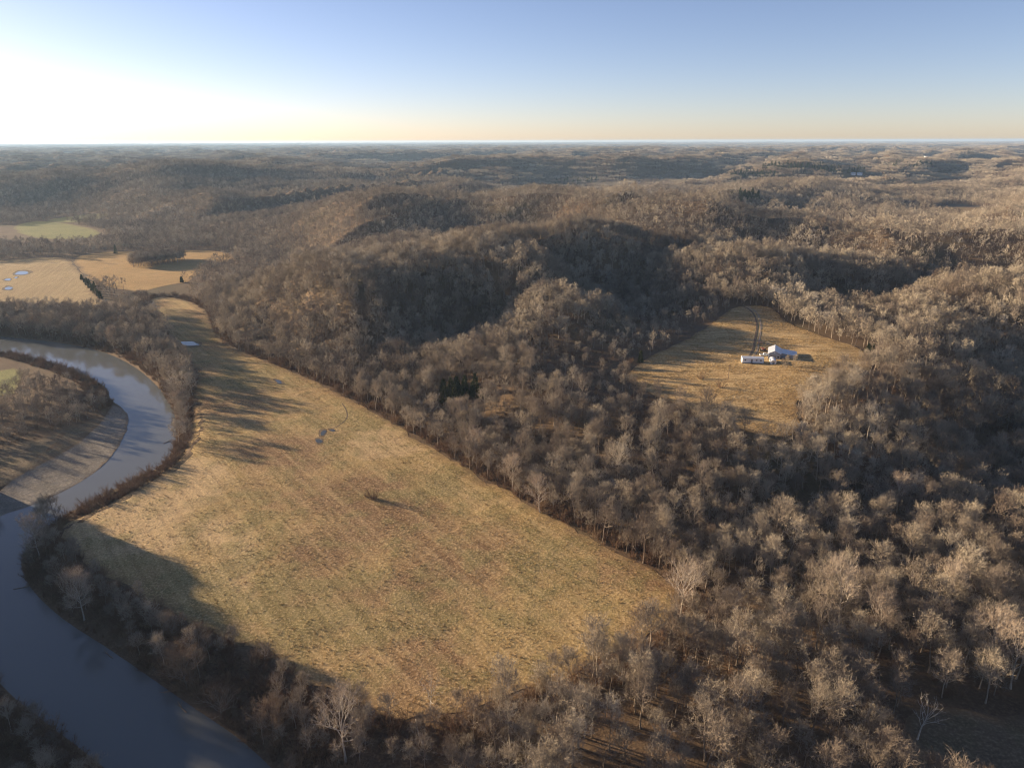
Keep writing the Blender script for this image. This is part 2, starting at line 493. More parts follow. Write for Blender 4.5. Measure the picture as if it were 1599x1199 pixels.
# ------------------------------------------------------------------ ground sheet
def build_ground():
    rr = np.concatenate([[0.5, 20, 40], np.arange(60, 130, 4), np.arange(130, 520, 1.5), 520 * np.exp(np.linspace(0, math.log(25500 / 520), 300))])
    aa = np.concatenate([np.linspace(-180, -66, 40)[:-1], np.linspace(-66, -50, 60)[:-1], np.linspace(-50, 46, 620)[:-1], np.linspace(46, 180, 50)[:-1]])
    A, R = np.meshgrid(np.radians(aa), rr)
    X = R * np.sin(A); Y = R * np.cos(A)
    Z = ground(X.ravel(), Y.ravel()).reshape(X.shape)
    nr, na = X.shape
    i = np.arange(nr - 1)[:, None] * na; j = np.arange(na)[None]; j2 = (j + 1) % na
    Fq = np.stack([i + j, i + na + j, i + na + j2, i + j2], -1).reshape(-1, 4)[:, ::-1]
    me = mesh('ground', np.stack([X, Y, Z], -1).reshape(-1, 3), Fq.copy(), MATS['leaf_litter'], smooth=True)
    return tag(link('ground', me), kind='structure')
GROUND = build_ground()
print('ground', round(time.time() - T0, 1))

# ------------------------------------------------------------------ fields, bars, tracks, water
def sheet(name, poly, mat, off=.1, step=4.0, rag=2.0, edge_w=9.0, flat=None, seed=1):
    P = np.array(poly)
    # resample and roughen the outline
    out = []
    for i in range(len(P)):
        a, b = P[i], P[(i + 1) % len(P)]
        n = max(1, int(np.hypot(*(b - a)) / step))
        for k in range(n): out.append(a + (b - a) * k / n)
    out = np.array(out)
    if rag:
        out = out + rag * np.stack([fbm(out[:, 0] / 7, out[:, 1] / 7, 2, seed) - .5, fbm(out[:, 0] / 7, out[:, 1] / 7, 2, seed + 50) - .5], -1) * 2
    x0, y0 = out.min(0); x1, y1 = out.max(0)
    gx, gy = np.meshgrid(np.arange(x0, x1, step), np.arange(y0, y1, step))
    gx = gx.ravel() + RNG.uniform(-.2, .2, gx.size) * step; gy = gy.ravel() + RNG.uniform(-.2, .2, gy.size) * step
    op = [tuple(q) for q in out]
    k = inside(op, gx, gy)
    gx, gy = gx[k], gy[k]
    k = dist_line(op, gx, gy, True) > step * .45
    gx, gy = gx[k], gy[k]
    vs = [Vector(q) for q in op] + [Vector(q) for q in zip(gx, gy)]
    r = delaunay_2d_cdt(vs, [], [list(range(len(op)))], 1, 1e-4)
    V = np.array([tuple(v) for v in r[0]])
    z = ground(V[:, 0], V[:, 1]) + off if flat is None else np.full(len(V), flat)
    Fc = []
    for f in r[2]:
        a, b, c = (V[i] for i in f[:3])
        Fc.append(tuple(f) if (b[0] - a[0]) * (c[1] - a[1]) - (b[1] - a[1]) * (c[0] - a[0]) > 0 else tuple(reversed(f)))
    me = mesh(name, np.column_stack([V, z]), Fc, mat, smooth=True)
    at = me.attributes.new('edge', 'FLOAT', 'POINT')
    at.data.foreach_set('value', np.clip(dist_line(op, V[:, 0], V[:, 1], True) / edge_w, 0, 1).astype(np.float32))
    if name == 'hay_field':          # worn, sandy and fresh patches of the field
        def blobs(l):
            X, Y = V[:, 0] + 22 * (fbm(V[:, 0] / 30, V[:, 1] / 30, 3, 5) - .5), V[:, 1] + 22 * (fbm(V[:, 0] / 30, V[:, 1] / 30, 3, 8) - .5)
            o = np.zeros(len(V))
            for u_, v_, sg, a in l:
                c = px(u_, v_); o += a * np.exp(-((X - c[0]) ** 2 + (Y - c[1]) ** 2) / (2 * sg * sg))
            return o.astype(np.float32)
        for an, l in (('tone', [(265, 765, 14, 1.3), (310, 740, 12, .9), (180, 830, 16, .9), (640, 815, 12, -1.2), (560, 770, 12, -1.1), (720, 880, 14, -1.0), (440, 700, 14, -.8),
                                (380, 640, 16, -.9), (600, 690, 14, .9), (700, 770, 12, .7), (820, 850, 14, .6), (350, 850, 16, .5), (900, 960, 14, .5), (500, 900, 14, -.5), (980, 900, 9, -.6), (620, 1040, 12, -.7)]),
                      ('fresh', [(560, 660, 18, .8), (680, 760, 14, .9), (420, 580, 22, .8), (300, 520, 30, .9), (850, 880, 16, .6), (330, 930, 16, .8), (470, 960, 14, .8), (640, 960, 12, .7), (400, 820, 14, .5)])):
            at = me.attributes.new(an, 'FLOAT', 'POINT'); at.data.foreach_set('value', blobs(l))
    return tag(link(name, me), kind='structure')

HAYP = pxpoly([(92, 815), (150, 795), (215, 765), (265, 735), (292, 700), (300, 640), (312, 590), (285, 550), (262, 520), (236, 490), (232, 468), (262, 462),
               (318, 478), (335, 520), (352, 540), (430, 571), (500, 598), (540, 622), (620, 664), (690, 710), (760, 752), (850, 803), (960, 862),
               (1040, 898), (1066, 925), (1046, 972), (985, 1008), (900, 1046), (800, 1084), (700, 1112), (640, 1120), (590, 1112), (545, 1095), (470, 1058),
               (400, 1010), (330, 985), (250, 950), (190, 915), (140, 880), (105, 850)], 0, 2)
CLEARP = hitpoly([(1160, 478), (1205, 480), (1215, 492), (1235, 508), (1275, 522), (1340, 543), (1376, 570), (1325, 592), (1280, 606), (1252, 622), (1238, 630),
                  (1250, 660), (1245, 682), (1205, 684), (1150, 668), (1090, 648), (1035, 622), (985, 602), (978, 584), (1010, 560), (1060, 537), (1105, 510), (1140, 484)], 2)
STUBP = pxpoly([(-300, 425), (0, 408), (60, 402), (105, 402), (125, 425), (150, 462), (165, 475), (120, 480), (60, 474), (0, 470), (-300, 470)], 0, 1)
MEADP = pxpoly([(112, 408), (130, 397), (175, 392), (235, 394), (300, 390), (345, 393), (368, 400), (362, 410), (330, 412), (310, 425), (300, 440), (262, 446), (222, 455), (180, 452), (150, 446), (128, 424)], 0, 1)
PASTP = hitpoly([(15, 352), (70, 344), (120, 352), (162, 362), (150, 371), (100, 375), (40, 371)], 1)
PAST2 = hitpoly([(70, 343), (115, 337), (172, 331), (168, 339), (120, 347), (85, 349)], 1)
GREENP = pxpoly([(-120, 578), (0, 578), (28, 574), (34, 590), (26, 612), (0, 620), (-120, 625)], 0, 1)
RFIELD = hitpoly([(1462, 324), (1490, 316), (1540, 322), (1590, 328), (1560, 332), (1500, 334), (1464, 332)], 1)
CORNP = pxpoly([(1405, 1120), (1450, 1095), (1520, 1105), (1599, 1120), (1760, 1130), (1800, 1260), (1500, 1260), (1400, 1170)], 0, 2)
MUDP = pxpoly([(-200, 760), (0, 700), (60, 690), (110, 668), (150, 648), (168, 630), (168, 638), (148, 666), (112, 697), (58, 729), (0, 762), (-200, 820)], -.6, 2)
BARP = pxpoly([(-60, 825), (0, 764), (60, 730), (115, 698), (150, 668), (172, 638), (176, 628), (196, 638), (203, 655), (188, 690), (163, 724), (118, 755), (60, 784), (0, 802), (-40, 830)], -1.6, 2)

sheet('hay_field', HAYP, HAY, .10, 4.0, 2.6, 9, seed=3)
sheet('farm_clearing', CLEARP, CLR, .30, 4.0, 2.0, 6, seed=5)
sheet('stubble_field', STUBP, STB, .12, 10, 3.0, 12, seed=7)
sheet('meadow', MEADP, MDW, .12, 9, 4.0, 12, seed=9)
sheet('pasture', PASTP, PAS, .25, 14, 4.0, 14, seed=11)
sheet('pasture', PAST2, PAS, .25, 14, 4.0, 14, seed=13)
sheet('pasture', GREENP, PAS, .12, 4, 2.0, 6, seed=15)
sheet('far_field', RFIELD, MUDM, .6, 12, 3.0, 10, seed=17)
sheet('woodland_clearing', CORNP, MUDM, .10, 4, 2.0, 6, seed=19)
sheet('mud_flat', MUDP, MUDM, .10, 4, 2.0, 8, seed=21)
sheet('gravel_bar', BARP, BARM, .17, 2.0, .5, 4, seed=23)
RIV_OUT = [tuple(q) for q in RIVER]
tag(link('river', mesh('river', [(x, y, WATER_Z + .02) for x, y in [(-900, 60), (60, 60), (60, 900), (-900, 900)]], [(0, 1, 2, 3)], WATER)), kind='structure')

def puddle(name, pts, seed, off=.2):
    q = pxpoly(pts, 0, 2); c = np.mean(np.array(q), 0)
    q = [tuple(c + (np.array(a) - c) * .8) for a in q]
    rim = [tuple(c + (np.array(a) - c) * 1.5) for a in q]
    sheet('mud', rim, MUDM, .13, 1.5, 2.0, 3, seed=seed + 7)
    return sheet(name, q, PUD, 0, 1.2, 1.3, 3, flat=float(ground(np.array(q)[:, 0], np.array(q)[:, 1]).mean()) + .16, seed=seed)
PUDDLES = [
    ('puddle', [(276, 533), (290, 532), (312, 535), (316, 540), (296, 542), (280, 539)]),
    ('puddle', [(427, 592), (436, 593), (444, 598), (440, 601), (430, 598)]),
    ('puddle', [(498, 676), (503, 671), (510, 673), (507, 680), (500, 682)]),
    ('puddle', [(490, 686), (500, 684), (508, 692), (497, 694)]),
    ('puddle', [(512, 672), (518, 670), (524, 672), (518, 675)]),
    ('puddle', [(20, 427), (32, 422), (48, 424), (46, 429), (30, 430), (22, 430)]),
    ('puddle', [(6, 449), (12, 446), (22, 450), (16, 454), (4, 453)]),
    ('puddle', [(4, 437), (14, 434), (20, 436), (12, 440)]),
    ('puddle', [(22, 433), (28, 432), (30, 434), (24, 436)]),
    ('puddle', [(55, 480), (60, 479), (63, 481), (57, 482)])]
for i, (nm, pts) in enumerate(PUDDLES): puddle(nm, pts, 100 + i, .42)

def ribbon(name, line, width, mat, off, step=2.0):
    P = []
    for i in range(len(line) - 1):
        a, b = np.array(line[i]), np.array(line[i + 1]); n = max(1, int(np.hypot(*(b - a)) / step))
        for k in range(n): P.append(a + (b - a) * k / n)
    P.append(np.array(line[-1])); P = np.array(P)
    t = np.gradient(P, axis=0); t /= np.hypot(t[:, 0], t[:, 1])[:, None] + 1e-9
    nrm = np.stack([-t[:, 1], t[:, 0]], -1)
    wv = width * (.8 + .4 * fbm(P[:, 0] / 3, P[:, 1] / 3, 2, 5))[:, None] * .5
    V = []; Fc = []
    for k in range(3):
        q = P + nrm * wv * (k - 1)
        V.append(np.column_stack([q, ground(q[:, 0], q[:, 1]) + off]))
    n = len(P)
    for k in range(2):
        for i in range(n - 1): Fc.append((k * n + i, k * n + i + 1, (k + 1) * n + i + 1, (k + 1) * n + i)[::-1])
    return tag(link(name, mesh(name, np.concatenate(V), Fc, mat, smooth=True)), kind='structure')
DIRT = plain('dirt', (.15, .112, .08), .95, .1, 0, .35)
PALE = plain('pale_gravel', (.30, .245, .185), .95, .1, 0, .25)
TRK = hitpoly([(1160, 479), (1170, 484), (1178, 492), (1182, 505), (1181, 520), (1178, 535), (1176, 546), (1173, 553), (1168, 558), (1160, 559)], 2, False)
ribbon('track', TRK, 1.1, DIRT, .42)
T2 = np.array(TRK) + np.array((2.6, -.2))
ribbon('track', [tuple(q) for q in T2[:-6]], .9, PALE, .40)
CRK = pxpoly([(534, 630), (541, 640), (543, 652), (536, 660), (524, 668), (514, 673)], 0, 2, False)
ribbon('creek', CRK, .55, DIRT, .13)

# ------------------------------------------------------------------ tree forms
class TB:
    """Collects tubes and twig blades."""
    def __init__(s): s.V = []; s.Fc = []; s.n = 0
    def tube(s, pts, rad, k):
        pts = np.asarray(pts, float); m = len(pts)
        t = np.gradient(pts, axis=0); t /= np.linalg.norm(t, axis=1)[:, None] + 1e-9
        ref = np.array((1., 0, 0)) if abs(t[0][0]) < .8 else np.array((0, 1., 0))
        a = np.cross(t, ref); a /= np.linalg.norm(a, axis=1)[:, None] + 1e-9
        b = np.cross(t, a)
        ang = np.arange(k) * 2 * math.pi / k
        ring = pts[:, None] + np.asarray(rad)[:, None, None] * (a[:, None] * np.cos(ang)[None, :, None] + b[:, None] * np.sin(ang)[None, :, None])
        s.V.append(ring.reshape(-1, 3))
        for i in range(m - 1):
            for j in range(k):
                q = [s.n + i * k + j, s.n + i * k + (j + 1) % k, s.n + (i + 1) * k + (j + 1) % k, s.n + (i + 1) * k + j]
                s.Fc += [(q[0], q[1], q[2]), (q[0], q[2], q[3])]
        s.n += m * k
    def blades(s, base, tip, wid, rng):
        base = np.asarray(base); tip = np.asarray(tip); m = len(base)
        d = tip - base
        o = rng.normal(size=(m, 3)); sd_ = np.cross(d, o); sd_ /= np.linalg.norm(sd_, axis=1)[:, None] + 1e-9
        wv = np.broadcast_to(np.asarray(wid), (m,))[:, None] * .5
        s.V.append(np.stack([base - sd_ * wv, base + sd_ * wv, tip], 1).reshape(-1, 3))
        s.Fc += [(s.n + 3 * i, s.n + 3 * i + 1, s.n + 3 * i + 2) for i in range(m)]
        s.n += 3 * m
    def arrays(s): return np.concatenate(s.V) if s.V else np.zeros((0, 3)), np.array(s.Fc, np.int32).reshape(-1, 3)

def unit(v): return v / (np.linalg.norm(v) + 1e-9)

def grow(seed, H=15., R=4.6, trunk_top=.8, low=.32, limbs=12, secs=6, ters=4, twigs=5, twig_w=.05, twig_l=1.1, thick=1., lean=0., lod=0, fork=False, openness=1.0):
    rng = np.random.default_rng(seed)
    tr, cw = TB(), TB()
    r0 = H * .0145 * thick
    ln = np.array((math.cos(seed), math.sin(seed), 0)) * lean
    n = 6
    tz = np.linspace(0, trunk_top, n)
    wob = rng.normal(0, .018 * H, (n, 3)); wob[:, 2] = 0; wob[0] = 0
    axis = np.stack([np.zeros(n), np.zeros(n), tz * H], -1) + np.cumsum(wob, 0) * .6 + ln[None] * (tz[:, None] ** 1.5) * H
    axis[0] -= (0, 0, .5)
    rad = r0 * (1 - tz / trunk_top * .8); rad[0] *= 1.35
    tr.tube(axis, rad, 6 if lod == 0 else (4 if lod == 1 else 3))
    def on_axis(f):
        f = np.clip(f, 0, 1) * (n - 1); i = min(int(f), n - 2); return axis[i] + (axis[i + 1] - axis[i]) * (f - i), rad[i] + (rad[i + 1] - rad[i]) * (f - i)
    cz = (low + 1) / 2 * H; hz = (1 - low) / 2 * H
    tb, tt, tw = [], [], []
    for i in range(limbs):
        f = (i + rng.uniform(.1, .9)) / limbs
        hh = low + (trunk_top - low) * f ** .9
        p0, rr = on_axis(hh / trunk_top)
        az = i * 2.4 + rng.uniform(-.5, .5)
        el = math.radians(22 + 50 * f + rng.uniform(-10, 10))
        d = np.array((math.cos(az) * math.cos(el), math.sin(az) * math.cos(el), math.sin(el)))
        # length to the crown's envelope
        L = 1.0
        for q in np.linspace(1, 2.2 * R, 20):
            e = p0 + d * q - axis[-1] * (1, 1, 0)
            if (e[0] ** 2 + e[1] ** 2) / R ** 2 + ((e[2] - cz) / hz) ** 2 > 1: break
            L = q
        L *= rng.uniform(.8, 1.12)
        m = 4
        s_ = np.linspace(0, 1, m)
        bend = np.array((0, 0, 1.)) * L * .16
        pts = p0 + d * L * s_[:, None] + bend * (s_ ** 2)[:, None] + np.concatenate([np.zeros((1, 3)), rng.normal(0, .035 * L, (m - 1, 3))])
        lr = max(rr * .62, r0 * .25) * (1 - .72 * s_)
        if lod < 2: tr.tube(pts, lr, 4 if lod == 0 else 3)
        for j in range(secs):
            g = .3 + .7 * (j + rng.uniform(0, 1)) / secs
            k = min(int(g * (m - 1)), m - 2); b0 = pts[k] + (pts[k + 1] - pts[k]) * (g * (m - 1) - k)
            dd = unit(unit(pts[-1] - pts[0]) * .75 + unit(rng.normal(size=3)) * .75 + np.array((0, 0, .3)))
            l2 = L * (.5 - .22 * g) * rng.uniform(.75, 1.25) + .5
            e1 = b0 + dd * l2 * .5 + rng.normal(0, .05 * l2, 3); e2 = e1 + unit(dd + np.array((0, 0, .3))) * l2 * .5
            r2 = lr[k] * .5 + .02
            if lod == 0: tr.tube([b0, e1, e2], [r2, r2 * .7, r2 * .35], 3)
            elif lod == 1: cw.blades([b0], [e2], r2 * 2.6, rng)
            for q in range(ters):
                h = .25 + .75 * (q + rng.uniform(0, 1)) / ters
                c0 = b0 + (e1 - b0) * min(1, h * 2) + (e2 - e1) * max(0, h * 2 - 1)
                d3 = unit(dd * .7 + unit(rng.normal(size=3)) * .85 + np.array((0, 0, .25)))
                l3 = rng.uniform(.6, 1.25) * (.5 + .06 * H) * openness
                if lod == 0: tr.blades([c0, c0], [c0 + d3 * l3] * 2, .065 * thick, rng)
                tb.append(c0); tt.append(c0 + d3 * l3 * .6); tw.append(1.0)
                for y in range(twigs):
                    s0 = c0 + d3 * l3 * rng.uniform(.15, 1)
                    d4 = unit(d3 * .8 + unit(rng.normal(size=3)) * .9 + np.array((0, 0, .3)))
                    tb.append(s0); tt.append(s0 + d4 * twig_l * rng.uniform(.6, 1.3)); tw.append(rng.uniform(.7, 1.2))
    cw.blades(np.array(tb), np.array(tt), np.array(tw) * twig_w, rng)
    return tr, cw

def shrub(seed, H=3., R=1.8, stems=14, twigs=34, tw=.05):
    rng = np.random.default_rng(seed); cw = TB(); st = TB()
    tb, tt = [], []
    for i in range(stems):
        az = rng.uniform(0, 6.28); el = rng.uniform(.7, 1.45)
        d = np.array((math.cos(az) * math.cos(el), math.sin(az) * math.cos(el), math.sin(el)))
        L = H * rng.uniform(.6, 1.05)
        b = np.array((math.cos(az), math.sin(az), 0)) * rng.uniform(0, R * .4)
        st.tube([b - (0, 0, .2), b + d * L * .5, b + d * L], [.05, .035, .01], 3)
        for j in range(twigs):
            s0 = b + d * L * rng.uniform(.12, 1)
            d4 = unit(d * .6 + unit(rng.normal(size=3)))
            tb.append(s0); tt.append(s0 + d4 * rng.uniform(.4, .9) * (.5 + H * .16))
    cw.blades(np.array(tb), np.array(tt), tw, rng)
    return st, cw

def cedar(seed, H=7., R=2.1, n=900):
    rng = np.random.default_rng(seed); st = TB(); cw = TB()
    st.tube([(0, 0, -.3), (0, 0, H * .5), (0, 0, H * .9)], [.16, .1, .03], 4)
    f = rng.uniform(0, 1, n) ** 1.25
    az = rng.uniform(0, 6.28, n)
    lob = .78 + .3 * np.sin(az * 3 + seed + f * 6) * np.cos(f * 11 + seed)
    rr = R * (1 - f) ** .72 * lob * rng.uniform(.35, 1, n) ** .6
    base = np.stack([rr * np.cos(az), rr * np.sin(az), .3 + f * (H - .6)], -1)
    d = np.stack([np.cos(az) * .8, np.sin(az) * .8, np.full(n, .55)], -1) + rng.normal(0, .45, (n, 3))
    cw.blades(base - d * .1, base + d * rng.uniform(.35, .75, n)[:, None], rng.uniform(.22, .42, n), rng)
    return st, cw

def parts(form, bark, twig, name):
    a, c = form
    return (mesh(name + '_trunk', *a.arrays(), bark, smooth=True), mesh(name + '_crown', *c.arrays(), twig))

def one_mesh(form, bark, twig, name):
    Va, Fa = form[0].arrays(); Vc, Fc = form[1].arrays()
    return mesh(name, np.concatenate([Va, Vc]), np.concatenate([Fa, Fc + len(Va)]), [bark, twig], np.concatenate([np.zeros(len(Fa)), np.ones(len(Fc))]))

HD = []        # near bare trees
for i in range(9):
    H = [11, 12.5, 14.5, 11.5, 13.5, 10, 15, 12.5, 11][i]
    HD.append(grow(100 + i, H, H * [.29, .27, .23, .32, .25, .31, .22, .29, .28][i], low=[.3, .36, .42, .26, .4, .28, .45, .34, .3][i], limbs=13 + i % 3, secs=7, twigs=5, twig_w=.048, twig_l=.95, lean=.03))
HDP = [parts(f, BARK, TWIG, 'bare_tree') for f in HD]
SAP = [grow(140 + i, 9, 2.0, low=.3, limbs=8, secs=4, ters=3, twigs=4, twig_w=.05) for i in range(3)]
SYC = [grow(200 + i, [25, 22, 19, 16][i], [7.6, 6.4, 5.4, 4.8][i], low=.26, trunk_top=.72, limbs=15, secs=8, ters=5, twigs=7, twig_w=.05, thick=1.0, lean=.05, twig_l=1.3) for i in range(4)]
SYCP = [parts(f, SYCB, SYCT, 'sycamore') for f in SYC]
SNAG = [grow(260 + i, [15, 11][i], [5.5, 4][i], low=.25, trunk_top=.7, limbs=9, secs=4, ters=1, twigs=1, twig_w=.06, thick=1.3, lean=.12) for i in range(2)]
SNAGP = [parts(f, DEAD, DEAD, 'snag') for f in SNAG]
SHR = [shrub(300 + i, [3.2, 2.3, 4.2, 1.7][i], [1.8, 1.5, 2.2, 1.3][i], [15, 12, 18, 10][i]) for i in range(4)]
SHRP = [parts(f, SHRB, SHRB, 'shrub') for f in SHR]
CED = [cedar(400 + i, [7.5, 6, 9, 5][i], [2.3, 2.2, 2.5, 1.7][i]) for i in range(4)]
CEDP = [parts(f, BARK, CEDR, 'cedar') for f in CED]
ROUND = parts(grow(500, 12, 5.6, low=.12, trunk_top=.55, limbs=16, secs=7, ters=5, twigs=6, twig_w=.045, thick=1.1), BARK, SHRB, 'bank_tree')

def protos(name, forms):
    c = bpy.data.collections.new(name)
    for i, (f, bk, tw) in enumerate(forms):
        nm = f'{name}_{i:02d}'
        c.objects.link(bpy.data.objects.new(nm, one_mesh(f, bk, tw, nm)))
    return c
MD = [grow(600 + i, H, H * (.24 + .03 * (i % 4)), low=.32, limbs=9, secs=5, ters=3, twigs=4, twig_w=.15, twig_l=1.25, lod=1) for i, H in enumerate([11, 12.5, 14, 11.5, 14.5, 10, 13, 12])]
LO = [grow(650 + i, H, H * .31, low=.3, limbs=7, secs=4, ters=2, twigs=2, twig_w=.36, twig_l=1.5, lod=2) for i, H in enumerate([11, 13, 14, 12, 13, 10.5])]

def cluster(seed, n, spread, tw, k):
    """A far grove: n crowns of coarse twig blades."""
    rng = np.random.default_rng(seed); st = TB(); cw = TB()
    for i in range(n):
        a = rng.uniform(0, 6.28); q = spread * math.sqrt(rng.uniform(0, 1))
        c = np.array((q * math.cos(a), q * math.sin(a), 0)); H = rng.uniform(9.5, 15); R = H * rng.uniform(.28, .38)
        st.tube([c - (0, 0, 4), c + (0, 0, H * .7)], [.25, .1], 3)
        d = rng.normal(size=(k, 3)); d /= np.linalg.norm(d, axis=1)[:, None]; d[:, 2] = np.abs(d[:, 2]) * 1.1 - .35
        b = c + d * np.array((R, R, H * .38)) * rng.uniform(.45, .85, (k, 1)) + np.array((0, 0, H * .6))
        t = b + (d * .7 + np.array((0, 0, .6)) + rng.normal(0, .3, (k, 3))) * rng.uniform(1.2, 2.4, (k, 1))
        cw.blades(b, t, rng.uniform(.6, 1.2, k) * tw, rng)
    return st, cw
C1 = [cluster(700 + i, 26, 21, .75, 34) for i in range(5)]
C2 = [cluster(720 + i, 90, 75, 2.2, 14) for i in range(4)]
print('forms', round(time.time() - T0, 1))

PC_NEAR = protos('form_near', [(f, BARK, TWIG) for f in HD] + [(f, BARK, TWIG) for f in SAP])
PC_MID = protos('form_mid', [(f, BARK, TWIG) for f in MD])
PC_FAR = protos('form_far', [(f, BARK, TWIG) for f in LO])
PC_C1 = protos('form_grove', [(f, BARK, TWIG) for f in C1])
PC_C2 = protos('form_wood', [(f, BARK, TWIG) for f in C2])
PC_SHR = protos('form_shrub', [(f, SHRB, SHRB) for f in SHR])
PC_CED = protos('form_cedar', [(f, BARK, CEDR) for f in CED])
def tuft(seed):
    rng = np.random.default_rng(seed); cw = TB(); n = 16
    b = rng.normal(0, .16, (n, 3)); b[:, 2] = -.03
    t = b + rng.normal(0, .2, (n, 3)) * (1, 1, 0) + np.stack([np.zeros(n), np.zeros(n), rng.uniform(.25, .6, n)], -1)
    cw.blades(b, t, .07, rng); return TB(), cw
PC_GRS = protos('form_tuft', [(tuft(i), GRSS, GRSS) for i in range(4)])

# ------------------------------------------------------------------ one object that scatters forms over points
_GN = {}
def scatter_group(coll):
    if coll.name in _GN: return _GN[coll.name]
    g = bpy.data.node_groups.new('scatter_' + coll.name, 'GeometryNodeTree')
    g.interface.new_socket('Geometry', in_out='INPUT', socket_type='NodeSocketGeometry')
    g.interface.new_socket('Geometry', in_out='OUTPUT', socket_type='NodeSocketGeometry')
    N = g.nodes
    gi = N.new('NodeGroupInput'); go = N.new('NodeGroupOutput')
    ci = N.new('GeometryNodeCollectionInfo'); ci.inputs[0].default_value = coll; ci.inputs[1].default_value = True; ci.inputs[2].default_value = True
    ip = N.new('GeometryNodeInstanceOnPoints')
    def attr(nm, ty):
        q = N.new('GeometryNodeInputNamedAttribute'); q.data_type = ty; q.inputs[0].default_value = nm; return q.outputs[0]
    g.links.new(gi.outputs[0], ip.inputs['Points']); g.links.new(ci.outputs[0], ip.inputs['Instance'])
    ip.inputs['Pick Instance'].default_value = True
    g.links.new(attr('form', 'INT'), ip.inputs['Instance Index'])
    g.links.new(attr('turn', 'FLOAT_VECTOR'), ip.inputs['Rotation'])
    g.links.new(attr('size', 'FLOAT_VECTOR'), ip.inputs['Scale'])
    g.links.new(ip.outputs[0], go.inputs[0])
    _GN[coll.name] = g
    return g

def scatter(name, P, coll, smin=.8, smax=1.2, label=None, seed=1, tilt=.05, zs=.12, sf=1.0):
    n = len(P); rng = np.random.default_rng(seed)
    me = bpy.data.meshes.new(name)
    me.vertices.add(n); me.vertices.foreach_set('co', np.asarray(P, np.float32).ravel())
    k = len(coll.objects)
    a = me.attributes.new('form', 'INT', 'POINT'); a.data.foreach_set('value', rng.integers(0, k, n).astype(np.int32))
    rot = np.stack([rng.normal(0, tilt, n), rng.normal(0, tilt, n), rng.uniform(0, 6.283, n)], -1)
    a = me.attributes.new('turn', 'FLOAT_VECTOR', 'POINT'); a.data.foreach_set('vector', rot.astype(np.float32).ravel())
    s = rng.uniform(smin, smax, n) * sf; sz = s * rng.uniform(1 - zs, 1 + zs, n)
    a = me.attributes.new('size', 'FLOAT_VECTOR', 'POINT'); a.data.foreach_set('vector', np.stack([s, s, sz], -1).astype(np.float32).ravel())
    o = link(name, me)
    md = o.modifiers.new('scatter', 'NODES'); md.node_group = scatter_group(coll)
    return tag(o, label, None, None, 'stuff')

# ------------------------------------------------------------------ where trees may stand
BUILD = {}
BUILD['home'] = hit(1175, 567); BUILD['barn'] = hit(1208, 561)
OPEN = [(HAYP, 1.0), (CLEARP, 1.0), (STUBP, 2), (MEADP, 2), (PASTP, 2), (PAST2, 2), (GREENP, 1), (RFIELD, 4), (CORNP, 1.5), (MUDP, 1), (BARP, 1)]
OPEN += [(pxpoly([(-200, 352), (15, 350), (170, 358), (165, 378), (100, 384), (0, 382), (-200, 380)], 0, 1), 0)]
OPEN += [(pxpoly([(-300, 465), (165, 468), (190, 452), (310, 440), (330, 462), (262, 470), (225, 474), (190, 490), (0, 492), (-300, 490)], 0, 1), 0),
         (pxpoly([(88, 800), (150, 770), (205, 745), (255, 722), (268, 690), (300, 690), (300, 735), (265, 752), (215, 782), (150, 812), (95, 838)], 0, 1), 0)]
OPEN += [(pxpoly([(-300, 520), (0, 540), (120, 570), (178, 600), (185, 632), (150, 622), (90, 600), (0, 585), (-300, 570)], 0, 1), 0)]
CEDC = hit(722, 622)
FARH = [(997, 287), (1055, 289), (1242, 327), (1332, 273), (1342, 273), (1447, 247)]
FARP = [hit(u, v) for u, v in FARH]

def free(x, y):
    ok = np.ones(x.shape, bool)
    for poly, mrg in OPEN:
        p = np.array(poly); k = (x > p[:, 0].min() - 10) & (x < p[:, 0].max() + 10) & (y > p[:, 1].min() - 10) & (y < p[:, 1].max() + 10)
        if k.any():
            ok[k] &= sdist(poly, x[k], y[k]) > mrg
    r = np.hypot(x, y)
    k = (r < 900) & (x < 150)
    if k.any(): ok[k] &= sdist(RIVER, x[k], y[k]) > 2.0
    ok &= np.hypot(x - CEDC[0], y - CEDC[1] + 5) > 13
    for p in FARP:   # a yard in front of each far house
        d = unit(-p[:2])
        q = (x - p[0]) * d[0] + (y - p[1]) * d[1]; s_ = np.abs((x - p[0]) * d[1] - (y - p[1]) * d[0])
        ok &= ~((q > -14) & (q < 120) & (s_ < 18))
    return ok

def jgrid(x0, x1, y0, y1, s, rmin, rmax, amin, amax, seed, jit=.85):
    rng = np.random.default_rng(seed)
    gx, gy = np.meshgrid(np.arange(x0, x1, s), np.arange(y0, y1, s))
    x = gx.ravel() + rng.uniform(-.5, .5, gx.size) * s * jit; y = gy.ravel() + rng.uniform(-.5, .5, gx.size) * s * jit
    r = np.hypot(x, y); a = np.degrees(np.arctan2(x, y))
    k = (r >= rmin) & (r < rmax) & (a > amin) & (a < amax)
    return x[k], y[k]

def with_z(x, y, sink=.1): return np.column_stack([x, y, ground(x, y) - sink])

def valley_open(x, y):
    """The far-left valley floor beyond the river is mostly meadow with thin trees."""
    return (sdist(PLAIN, x, y) < 0) & (x < -60) & (y > 640)

# near woods, to 760 m
x, y = jgrid(-760, 620, 70, 760, 5.0, 95, 760, -72, 47, 11)
k = free(x, y); x, y = x[k], y[k]
nb = sdist(RIVER, x, y)
bank_thin = (nb < 30) & (x > -200) & (y < 260)
dens = np.where(bank_thin, -.3, 0) + .62 + .55 * (fbm(x / 28, y / 28, 3, 21) - .5) * 2 + .2
k = RNG.uniform(0, 1, x.size) < dens; x, y = x[k], y[k]
